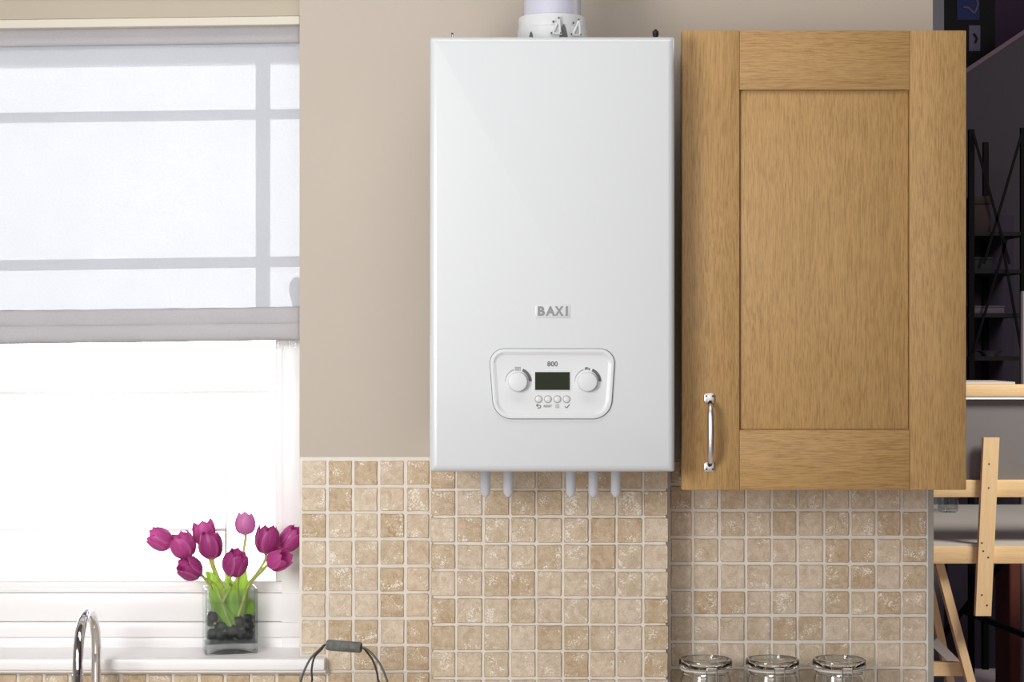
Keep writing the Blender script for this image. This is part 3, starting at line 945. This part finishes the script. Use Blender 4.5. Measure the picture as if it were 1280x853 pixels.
# ------------------------------------------------------------------ wire basket
Yk = -.2; kx = PX(430, Yk); kp = (D + Yk) / F
bk = thing('wire_basket', 'dark wire basket with a weathered grey wooden grip on its handle', 'basket', (kx, Yk, .9))
b = bmesh.new(); g0, g1 = P(408.5, 806.5, Yk + .006), P(451.5, 810, Yk - .006)
ax = (g1 - g0).normalized()
tube(b, [g0, g0 + ax * .002, g0.lerp(g1, .3), g0.lerp(g1, .7), g1 - ax * .002, g1], [.0078, .0092, .0096, .0095, .0094, .0080], 18)
grip = obj('grip', b, M_grip, bk, 40)
b = bmesh.new(); tube(b, [g1 - ax * .001, g1 + ax * .0006], .0042, 12); tag(obj('grip_bore', b, M_rubber, grip, 40), 'dark bored end of the grip')
rimz = .985
for dy, lefts, rights in ((.035, [(402, 812), (393, 822), (389.5, 838), (389.5, 853)], [(459, 816), (466, 826), (471, 840), (474, 853)]),
                          (-.035, [(400, 812), (388, 824), (379, 842), (375, 855)], [(461, 814), (472, 826), (480, 841), (485, 855)])):
    lp = [P(a, b_, Yk + dy * (k + 1) / 5) for k, (a, b_) in enumerate(lefts)]
    rp = [P(a, b_, Yk + dy * (k + 1) / 5) for k, (a, b_) in enumerate(rights)]
    sx_ = 1 if dy < 0 else .86
    b = bmesh.new()
    tube(b, smoothpath([(kx - .088 * sx_, Yk + dy, rimz)] + lp[::-1] + [g0 - ax * .002, g0 + ax * .02], 5), .0019, 8)
    obj('handle_wire', b, M_wire, bk, 60)
    b = bmesh.new()
    tube(b, smoothpath([g1 - ax * .02, g1 + ax * .002] + rp + [(kx + .088 * sx_, Yk + dy, rimz)], 5), .0019, 8)
    obj('handle_wire', b, M_wire, bk, 60)


def oval(z_, sc):
    return [(kx + .094 * sc * math.cos(a), Yk + .094 * sc * math.sin(a), z_) for a in (2 * math.pi * k / 36 for k in range(37))]


for z_, sc in ((rimz, 1), (.955, .96), (.925, .9), (.903, .82)):
    b = bmesh.new(); tube(b, oval(z_, sc), .0019, 7); obj('hoop', b, M_wire, bk, 60)
for k in range(18):
    a = 2 * math.pi * k / 18; b = bmesh.new()
    tube(b, [(kx + .094 * s * math.cos(a), Yk + .094 * s * math.sin(a), z_) for z_, s in ((rimz, 1), (.955, .96), (.925, .9), (.903, .82), (.902, .2))], .0013, 6)
    obj('rib', b, M_wire, bk, 60)

# ------------------------------------------------------------------ vase, water, pebbles, tulips
VA = math.radians(14)
vc = P(287.5, 815, .045); VC = Vector((vc.x, .045, ZS + .0004))
rotV = Matrix.Rotation(VA, 4, 'Z')
VW, VD, VH = .0485, .034, PZ(735.5, .03) - ZS - .0005


def vloc(x, y, z_): return VC + rotV @ Vector((x, y, z_))


def rrect(hw, hd, r, z_, seg=4):
    return [vloc(p.x, p.y, z_) for p in rpoly([(-hw, -hd), (hw, -hd), (hw, hd), (-hw, hd)], [r] * 4, seg)]


t_ = .0042; BT = .019
b = bmesh.new()
vase = thing('vase', 'square clear glass vase of purple tulips standing on the white sill', 'vase', VC)
rs = [rrect(VW, VD, .005, BT + .0001), rrect(VW, VD, .005, VH - .002), rrect(VW - .001, VD - .001, .0045, VH),
      rrect(VW - t_ + .001, VD - t_ + .001, .003, VH), rrect(VW - t_, VD - t_, .003, VH - .002), rrect(VW - t_, VD - t_, .003, BT + .0001), rrect(VW, VD, .005, BT + .0001)]
rings(b, rs, False, False)
obj('body', b, M_vase, vase, 35)
b = bmesh.new()                                  # thick foot: hollow below, bulging above
rs = [rrect(.012, .008, .004, .0065), rrect(VW * .55, VD * .55, .008, .0050), rrect(VW - .010, VD - .010, .006, .0015), rrect(VW - .006, VD - .006, .004, 0), rrect(VW - .002, VD - .002, .004, 0), rrect(VW, VD, .005, .002),
      rrect(VW, VD, .005, BT), rrect(VW - t_, VD - t_, .003, BT), rrect(VW - .012, VD - .012, .003, BT + .003), rrect(.006, .005, .002, BT + .0045)]
rings(b, rs, True, True)
tag(obj('foot', b, M_foot, vase, 35), 'thick solid glass foot')
WL = PZ(752.5, .03) - ZS
b = bmesh.new(); e = .0003
rings(b, [rrect(.006, .005, .002, BT + .0045 + e), rrect(VW - .012, VD - .012, .003, BT + .003 + e), rrect(VW - t_ - e, VD - t_ - e, .003, BT + e * 2), rrect(VW - t_ - e, VD - t_ - e, .003, WL - .0004), rrect(VW - t_ - .002, VD - t_ - .002, .003, WL - .0012)], True, True)
tag(obj('water', b, M_waterv, None, 35, vloc(0, 0, BT + .005)), 'clear water filling the lower four fifths of the square vase', 'water')

PEB = [(258.5, 766, -.4, 7.2, 8.5), (266, 774, .6, 7, 6), (262, 787, -.5, 7.8, 8), (277, 779, .3, 8.8, 7.2), (275, 791, -.6, 9.4, 6.6), (290, 783, -.55, 8.5, 8),
       (297, 773, -.1, 8.4, 8), (309, 770, .5, 8, 6.5), (315, 778, -.2, 7.2, 8.6), (308, 788, .2, 8, 7.5), (313, 796, -.5, 7, 6.6), (301, 795, -.3, 8.6, 6.6),
       (287, 797, .1, 8.6, 5.6), (268, 798, .2, 8, 5.4), (285, 787, .6, 8, 7), (261, 797, -.1, 6, 5.4)]
PEBL = ['black pebble standing upright at the top left of the heap in the vase',
        'small black pebble behind the upright one at the left, by the rear glass',
        'tall black pebble at mid height against the left wall of the vase',
        'broad black pebble at the back of the heap, left of the leaf tips',
        'widest black pebble low in front, left of the middle of the vase',
        'black pebble in front at the middle of the heap, below the leaf tips',
        'rounded black pebble topmost in the middle of the heap, touching the stems',
        'black pebble at the back of the heap, upper right of the vase',
        'upright oval black pebble at the right wall of the vase',
        'black pebble inside the heap, below the upright one on the right',
        'black pebble in the bottom right front corner of the vase',
        'black pebble on the vase floor right of the middle',
        'flat black pebble on the vase floor at the middle',
        'flat black pebble on the vase floor left of the middle',
        'black pebble at the rear of the heap, behind the middle front one',
        'smallest black pebble in the bottom left corner of the vase']
pm = 1.49e-3
for i, (px_, py_, f, rx_, rz_) in enumerate(PEB):
    py_ += 4.5; rx_ *= .99; rz_ *= .93
    p = P(px_, py_, .045)
    xl_ = (p.x - VC.x) / math.cos(VA); zl = max(p.z - VC.z, BT + .0045 + rz_ * pm * .9)
    xl_ = max(-(VW - t_ - rx_ * pm - .0005), min(VW - t_ - rx_ * pm - .0005, xl_))
    yl = f * (VD - t_ - .0115)
    b = bmesh.new(); bmesh.ops.create_icosphere(b, subdivisions=3, radius=1)
    ry = min(.0105, rx_ * pm)
    for v in b.verts:
        n_ = 1 + .12 * mnoise.noise(v.co * 1.1 + Vector((i * 3.1, 0, 0)))
        v.co = Vector((v.co.x * rx_ * pm, v.co.y * ry, v.co.z * rz_ * pm)) * n_
    w = vloc(xl_, yl, zl)
    bmesh.ops.transform(b, matrix=Matrix.Rotation(VA + R.uniform(-.15, .15), 4, 'Z') @ Matrix.Rotation(R.uniform(-.2, .2), 4, 'Y'), verts=b.verts)
    bmesh.ops.translate(b, verts=b.verts, vec=w)
    tag(obj('pebble', b, M_pebble, None, 180, w), PEBL[i], 'pebble', 'black pebbles in the vase')


def petal_mesh(opn, inner, seed, L_=1.0, hw=.60):
    r = random.Random(seed); b = bmesh.new(); uvl = b.loops.layers.uv.new('UVMap')
    nu, nv = 12, 8; g = []; dd = {}
    for i in range(nu + 1):
        u = i / nu
        rad = .10 + .40 * math.sin(math.pi * min(1, u * 1.02 + .04) ** .72 * .70 + .0) if u < 1 else .35
        rad = .06 + .44 * (math.sin(math.pi * (u ** .70) * .84)) ** .85
        rad += opn * max(0, u - .45) ** 1.6 * .9
        rad *= .9 if inner else 1.0
        wid = hw * max(0.0, (1 - max(0, (u - .5) / .5) ** 2.6)) ** .55 * (1 if u > .3 else .55 + 1.5 * u)
        row = []
        for j in range(nv + 1):
            s = -1 + 2 * j / nv
            a = s * wid * 1.45
            rr = rad * (1 + .05 * s * s - .03 * (1 - abs(s)) * math.cos(u * 3)) + .012 * r.uniform(-1, 1) * (u > .5)
            zz = u * L_ * (1 - .05 * s * s)
            vtx = b.verts.new((rr * math.sin(a), -rr * math.cos(a), zz)); dd[vtx] = (abs(s), u); row.append(vtx)
        g.append(row)
    for i in range(nu):
        for j in range(nv):
            f = b.faces.new((g[i][j], g[i][j + 1], g[i + 1][j + 1], g[i + 1][j]))
            for lp in f.loops: lp[uvl].uv = dd[lp.vert]
    me = bpy.data.meshes.new('petal'); b.to_mesh(me); b.free()
    me.polygons.foreach_set('use_smooth', [True] * len(me.polygons))
    return me


PM = {}


def petals(m, opn):
    k = (m.name, opn)
    if k not in PM:
        PM[k] = [[petal_mesh(opn * (.8 if inn else 1), inn, 31 * inn + s) for s in range(3)] for inn in (0, 1)]
        for gg in PM[k]:
            for me in gg: me.materials.append(m)
    return PM[k]


def leaf_bm(path, width, fold=.35):
    """a strap-shaped leaf along a path, folded along its midrib"""
    pts = smoothpath(path, 8); n = len(pts); b = bmesh.new(); g = []
    for i, p in enumerate(pts):
        t = i / (n - 1); tg = (pts[min(i + 1, n - 1)] - pts[max(i - 1, 0)]).normalized()
        side = tg.cross(Vector((0, 1, 0)))
        side = side.normalized() if side.length > 1e-4 else Vector((1, 0, 0))
        w = width * (math.sin(math.pi * min(1, .14 + .86 * t) ** 1.15) ** .75) + .0004
        up = side.cross(tg)
        g.append([b.verts.new(p + side * (s * w) + up * (abs(s) ** 1.5 * w * fold)) for s in (-1, -.5, 0, .5, 1)])
    for a, c_ in zip(g, g[1:]):
        for j in range(4): b.faces.new((a[j], a[j + 1], c_[j + 1], c_[j]))
    return b


#        head centre px, Y, axis in the picture (right, toward the viewer, up), length px, width factor, open, material, foot of stem px, leaves
TUL = [
    (200.5, 675, .015, (-.80, .25, .50), 33, .86, .16, M_petal, (268, 779), [], 'purple tulip leaning out farthest left, its bud nearly level'),
    (229, 682, .005, (-.38, .30, .90), 35, .92, .14, M_petal, (270, 775), [], 'plump purple tulip second from the left, overlapping its neighbour on the outer left'),
    (255.5, 667, .055, (-.16, .05, .98), 33, .86, .34, M_petal, (274, 776), [], 'open purple tulip with jagged tips half hidden behind another flower'),
    (263.5, 682, .012, (-.12, .15, .98), 37, .82, .06, M_petal_d, (284, 776), [((281, 790), (279, 765), (273, 742), (266, 724), (257, 714), 15)], 'upright dark purple tulip in front of the open jagged-tipped one'),
    (238, 711.5, -.005, (-.62, .55, .52), 33, .92, .20, M_petal_d, (288, 784), [((292, 790), (284, 772), (268, 750), (253, 734), 11)], 'lowest tulip on the left, its dark cup turned toward the room'),
    (294, 705, -.006, (.34, .35, .90), 36, .90, .12, M_petal_d, (273, 762), [((287, 792), (290, 765), (288, 740), (282, 716), 13)], 'purple tulip low in the middle, directly above the vase rim'),
    (306.5, 655, .06, (.0, .05, 1.0), 29, .88, .10, M_petal_l, (303, 778), [((294, 792), (297, 765), (301, 735), (306, 708), 18)], 'light pink-purple tulip standing highest of the bunch'),
    (334, 675, .02, (.12, .20, .97), 38, .84, .06, M_petal_d, (301, 778), [((300, 792), (305, 775), (311, 762), (317, 750), 12)], 'large dark plum tulip right of the topmost pale flower'),
    (348, 700.5, .0, (.72, .35, .40), 32, .86, .26, M_petal, (297, 770), [], 'drooping purple tulip low on the right with a petal sticking out'),
    (362.5, 674, .055, (.60, .05, .72), 36, .78, .16, M_petal, (300, 772), [], 'purple tulip farthest right beside the tiled window edge'),
]
for k, (px_, py_, Y, axd, ln, wf, opn, m, foot, leaves, lab) in enumerate(TUL):
    c = P(px_, py_, Y); scale = ln * (D + Y) / F
    axis = Vector((axd[0], -axd[1], axd[2])).normalized()
    basep = c - axis * scale * .5
    ft = P(foot[0], foot[1], .045)
    lx_ = max(-.03, min(.03, (ft.x - VC.x)))
    ft = vloc(lx_, (-.012, .010, .016, 0, -.014, -.006, .014, .004, -.010, .012)[k], max(ft.z - VC.z, BT + .02))
    root = thing('tulip', lab, 'flower', ft, 'purple tulips in the vase')
    b = bmesh.new()
    rimp = VC + Vector(((basep.x - VC.x) * .5, (Y - VC.y) * .25 + .0, VH + .006))
    rim_l = rimp - VC
    rimp = VC + Vector((max(-.036, min(.036, rim_l.x)), max(-.02, min(.02, rim_l.y)), VH + .004))
    d1 = basep - axis * scale * .3
    path = smoothpath([ft, ft.lerp(rimp, .6), rimp, rimp.lerp(d1, .55), basep - axis * scale * .2, basep + axis * .002], 6)
    tube(b, path, .0027, 10)
    obj('stem', b, M_stem, root, 60)
    rot = axis.to_track_quat('Z', 'Y'); ps = petals(m, opn)
    spin = R.uniform(0, 2)
    for i in range(6):
        inn = i % 2
        o = bpy.data.objects.new('petal', ps[inn][i // 2]); COL.objects.link(o); o.parent = root
        o.location = basep - wpos(root)
        o.rotation_mode = 'QUATERNION'
        from mathutils import Quaternion
        o.rotation_quaternion = rot @ Quaternion((0, 0, 1), spin + i * math.pi / 3)
        s = scale * R.uniform(.95, 1.05)
        o.scale = (scale * wf, scale * wf, s)
    for lf in leaves:
        w = lf[-1]; pts = []
        for n_, (a, b_) in enumerate(lf[:-1]):
            dy = {3: .0, 4: -.012, 5: -.006, 6: .012, 7: .006}[k]
            q_ = P(a, b_, .045)
            pts.append(VC + rotV @ Vector((max(-.038, min(.038, q_.x - VC.x)) if b_ > 730 else q_.x - VC.x, dy, q_.z - VC.z)))
        obj('leaf', leaf_bm(pts, w * .00145 * .62), M_leaf, root, 180)

# ------------------------------------------------------------------ the dim studio beyond the end of the wall
Yw = 2.45; d6 = (D + Yw) / F
bench = thing('workbench', 'pine workbench with grey board top, an upright batten nailed across its rails', 'workbench', (PX(1230, Yw), Yw, 0))
bxa, bxb = XE + .06, 3.1
obj('apron', B(bxa, bxb, Yw, Yw + .045, PZ(705, Yw), PZ(683.5, Yw), bev=.002), M_pine_h, bench, 40)
obj('bench_top', B(bxa, bxb, Yw + .004, Yw + 1.45, PZ(683.4, Yw), PZ(680.5, Yw)), M_benchtop, bench)
obj('middle_rail', B(bxa, bxb, Yw, Yw + .045, PZ(622, Yw), PZ(600.5, Yw), bev=.002), M_pine_h, bench, 40)
obj('back_panel', B(bxa, bxb, Yw + .03, Yw + .042, PZ(600, Yw), PZ(499, Yw)), M_panelgrey, bench)
obj('top_rail', B(bxa, bxb, Yw, Yw + .06, PZ(496, Yw), PZ(481, Yw), bev=.002), M_pine_h, bench, 40)
obj('white_edge', B(bxa, bxb, Yw + .004, Yw + .028, PZ(499.4, Yw), PZ(496.2, Yw)), M_white, bench)
obj('white_edge', B(bxa, PX(1272, Yw), Yw + .03, Yw + .3, PZ(480.8, Yw), PZ(478, Yw)), M_benchtop, bench)
# batten, slightly out of plumb, with nails
b = bmesh.new()
cr = [P(a, c_, Yw - .024) for a, c_ in ((1219.5, 770.5), (1239, 770.5), (1249.5, 547.5), (1229.8, 547.5))]
rings(b, [[v.copy() for v in cr], [v + Vector((0, .0235, 0)) for v in cr]])
bat = obj('batten', b, M_pine_v, bench)
for a, c_ in ((1236.5, 580), (1236, 610), (1227.4, 679), (1229.2, 689), (1235.3, 697), (1227.4, 744), (1233.8, 757)):
    p = P(a, c_, Yw - .024); b = bmesh.new(); lathe_y(b, [(.0028, p.y + .001), (.0028, p.y - .0012), (.0012, p.y - .0018)], (p.x, 0, p.z), 8)
    obj('nail', b, M_dkmetal, bat)


def strut(name, a, b_, w, m, parent, yd=.04):
    bm = bmesh.new(); a, b_ = Vector(a), Vector(b_); t = (b_ - a).normalized(); s = Vector((t.z, 0, -t.x)).normalized() * w / 2
    y = Vector((0, yd / 2, 0))
    rings(bm, [[p - s - y, p + s - y, p + s + y, p - s + y] for p in (a, b_)])
    return obj(name, bm, m, parent)


def toground(pa, pb, Y):
    a, b_ = P(*pa, Y), P(*pb, Y); t = (a.z - .0) / (a.z - b_.z); return a, a + (b_ - a) * t


yl = Yw + .07
a, b_ = toground((1172, 700), (1213, 853), yl); strut('leg', a, b_, .026, M_pine_v, bench)
a2, b2 = toground((1155, 705), (1179, 815), yl + .5); strut('leg', a2, b2, .026, M_pine_v, bench)
for dx in (1.3,):
    strut('leg', a + Vector((dx, 0, 0)), b_ + Vector((dx, 0, 0)), .026, M_pine_v, bench)
    strut('leg', a2 + Vector((dx, 0, 0)), b2 + Vector((dx, 0, 0)), .026, M_pine_v, bench)
obj('stretcher', B(bxa, PX(1209, yl), yl + .021, yl + .05, PZ(847, yl), PZ(830, yl)), M_pine_h, bench)
strut('brace', P(1166, 801, yl + .2), P(1194, 829, yl + .2), .03, M_benchtop, bench, .03)
for px_ in (1166, 1280 + 160):                    # posts that carry the upper rails, out of sight
    x = PX(px_, Yw) if px_ > 1200 else bxa + .02
    obj('post', B(x - .02, x + .02, Yw + .046, Yw + .085, PZ(683, Yw), PZ(481, Yw)), M_pine_v, bench)
# grey jar standing on the bench
Yj = Yw + 1.12; cz = PZ(680.4, Yw)
t = thing('small_jar', 'small clear glass jar standing on the grey bench top under the pine rail', 'jar', (PX(1185, Yj), Yj, cz))
rj = 13 * (D + Yj) / F
b = bmesh.new(); lathe(b, [(rj * .3, cz + .0005), (rj * .85, cz + .0005), (rj, cz + .012), (rj, cz + .07), (rj * .8, cz + .085), (rj * .8, cz + .095), (rj * .72, cz + .095), (rj * .72, cz + .084), (rj * .93, cz + .068), (rj * .93, cz + .014), (rj * .3, cz + .01)], (PX(1185, Yj), Yj, 0), 24)
obj('body', b, M_vase, t, 40)
b = bmesh.new(); lathe(b, [(rj * .85, cz + .0955), (rj * .85, cz + .11), (rj * .8, cz + .113)], (PX(1185, Yj), Yj, 0), 24); obj('lid', b, M_nickel, t, 40)

# black folding stand
Yt = 4.0
st = thing('folding_stand', 'black crossed tube stand on the floor behind the workbench', 'stand', (PX(1220, Yt), Yt, 0))
for pa, pb in (((1256, 700), (1178, 795)), ((1204, 764), (1300, 802))):
    a, b_ = P(*pa, Yt), P(*pb, Yt)
    if pa[0] == 1256:
        a = a + (a - b_) * .35; b_ = a + (b_ - a) * (a.z / (a.z - b_.z))
    bm = bmesh.new(); tube(bm, [a, b_], .012, 10); obj('tube', bm, M_black, st, 40)
a = P(1330, 700, Yt); bm = bmesh.new(); tube(bm, [a, (a.x + .25, Yt, 0)], .012, 10); obj('tube', bm, M_black, st, 40)
a, b_ = P(1302, 802, Yt), None
tag(obj('rug', B(XE + .05, PX(1262, 6.2), 6.05, 8.2, .0005, .012), M_rug), 'dark purple carpet on the floor beyond the workbench', 'carpet')
tag(obj('brown_wall_block', B(PX(1262, 4.6), PX(1330, 4.6), 4.6, 4.85, .0005, .86, bev=.01), painted('dark_brown_wall', (104, 52, 40), .8, .2, 4)), 'dark reddish brown chest in place of a wall low behind the workbench', 'block')  # solid block built in place of a reddish brown wall

# tall slate flat next to the end of the kitchen wall
tag(obj('scenery_flat', B(XE + .02, PX(1180, 4.4), 4.4, 4.46, .0005, 3.7), M_pillar), 'narrow slate grey flat standing upright just past the wall end', 'panel')
# black notice board with a blue poster and a pale card
Yn = 7.2
nb = thing('display_board', 'tall black board with blue poster behind the oak cabinet', 'board', (PX(1215, Yn), Yn, 0))
obj('board', B(PX(1176, Yn), PX(1244, Yn), Yn, Yn + .05, PZ(470, Yn), 3.9), M_blackwood, nb)
for px_ in (1180, 1240):
    obj('leg', B(PX(px_, Yn) - .02, PX(px_, Yn) + .02, Yn + .005, Yn + .045, .0005, PZ(470, Yn)), M_blackwood, nb)
M_bluep = mat('blue_print', srgb(30, 40, 92), .8); M_palep = mat('pale_print', srgb(100, 94, 118), .8)
tag(obj('poster', B(PX(1196, Yn), PX(1224, Yn), Yn - .006, Yn - .0005, PZ(25, Yn), PZ(-26, Yn)), M_bluep, nb), 'blue poster with pale curve')
b = bmesh.new()
tube(b, smoothpath([P(1204, 9, Yn - .008), P(1211, 10, Yn - .008), P(1217, 16, Yn - .008), P(1221, 10, Yn - .008), P(1222, 2, Yn - .008), P(1217, -4, Yn - .008)], 5), .0055, 8)
obj('poster_curve', b, M_palep, nb, 60)
tag(obj('card', B(PX(1211, Yn), PX(1225, Yn), Yn - .006, Yn - .0005, PZ(64, Yn), PZ(32, Yn)), M_palep, nb), 'pale card with dark mark')
b = bmesh.new()
tube(b, [P(1217, 42, Yn - .008), P(1221, 48, Yn - .008), P(1219, 54, Yn - .008)], .007, 6); obj('card_mark', b, M_blackwood, nb)

# staircase side: a sloping stringer over a grey partition
Ys = 6.4
b = bmesh.new()
def sl(px): return 87.5 + (px - 1212) * (42 - 87.5) / (1280 - 1212)
x0, x1 = 1150, 1420
fr = [P(x0, sl(x0), Ys), P(x1, sl(x1), Ys)]; fr += [Vector((fr[1].x, Ys, 0)), Vector((fr[0].x, Ys, 0))]
rings(b, [[v.copy() for v in fr], [v + Vector((0, .06, 0)) for v in fr]])
tag(obj('wall_stair', b, M_stair), kind='structure')
tag(strut('trim_5', P(x0, sl(x0) - 2, Ys - .02), P(x1, sl(x1) - 2, Ys - .02), .021, M_string, None, .05), kind='structure')

# dark shelving unit with crossed braces
Yk2 = 5.4; k2 = (D + Yk2) / F
un = thing('shelving_unit', 'black steel shelving unit with crossed braces in the dark beyond the cabinet', 'shelves', (PX(1246, Yk2), Yk2, 0))
xa_, xb_ = PX(1210, Yk2), PX(1284, Yk2)
for px_, y, top in ((1214, Yk2, 162), (1279, Yk2, 160), (1232, Yk2 + .4, 178), (1290, Yk2 + .4, 178)):
    x = PX(px_, y); obj('post', B(x - .013, x + .013, y - .013, y + .013, .0005, PZ(top, y)), M_black, un)
shelf_py = [290, 337, 392, 446]
obj('back_board', B(xa_, xb_ + .05, Yk2 + .425, Yk2 + .44, .0005, PZ(262, Yk2)), painted('dark_plum_board', (44, 34, 50), .9, .1), un)
for py in shelf_py:
    obj('shelf', B(xa_, xb_, Yk2 - .01, Yk2 + .42, PZ(py + 5, Yk2), PZ(py, Yk2)), M_blackwood, un)
for pa, pb in (((1217, 168), (1262, 330)), ((1277, 168), (1230, 330)), ((1217, 440), (1258, 300)), ((1277, 440), (1252, 300))):
    strut('brace', P(*pa, Yk2 - .02), P(*pb, Yk2 - .02), .012, M_black, un, .006)
# things on its shelves
zz = lambda i: PZ(shelf_py[i], Yk2) + .0005
def onshelf(name, i, px0, px1, h, rgb, lab, cat, y0=.05, y1=.3):
    m = painted(name + '_card', rgb, .8, .08)
    t = thing(name, lab, cat, ((PX(px0, Yk2) + PX(px1, Yk2)) / 2, Yk2 + y0, zz(i)))
    xa, xb = PX(px0, Yk2), PX(px1, Yk2)
    obj('body', B(xa, xb, Yk2 + y0, Yk2 + y1, zz(i), zz(i) + h * .78, bev=.004), m, t, 40)
    obj('lid', B(xa - .003, xb + .003, Yk2 + y0 - .003, Yk2 + y1 + .003, zz(i) + h * .785, zz(i) + h, bev=.003), m, t, 40)


onshelf('flat_box', 2, 1218, 1259, .036, (92, 80, 92), 'long flat grey box on the third shelf of the dark unit', 'box')
onshelf('storage_box', 0, 1219, 1242, .17, (40, 16, 18), 'dark maroon box on the highest shelf of the dark unit', 'box')
onshelf('storage_box', 1, 1221, 1244, .06, (26, 24, 26), 'black box on the second shelf of the dark unit', 'box')
c = P(1239, 437, Yk2 + .12); zb = zz(3)
b = bmesh.new(); lathe(b, [(.025, zb), (.03, zb + .005), (.058, zb + .024), (.061, zb + .026), (.055, zb + .026), (.028, zb + .010)], (c.x, Yk2 + .15, 0), 28)
tag(obj('bowl', b, mat('grey_glaze', srgb(104, 96, 108), .3), None, 40, (c.x, Yk2 + .15, zb)), 'shallow grey bowl on the lowest visible shelf of the dark unit', 'bowl')
Ytb = 4.4
b = bmesh.new(); x = PX(1279, Ytb); lathe(b, [(.012, .0005), (.012, PZ(366, Ytb)), (.009, PZ(364, Ytb))], (x, Ytb, 0), 14)
tag(obj('metal_pole', b, mat('dull_grey_pole', srgb(120, 112, 116), .4), None, 40, (x, Ytb, 0)), 'thin upright grey pole in front of the dark shelving at the right edge', 'pole')
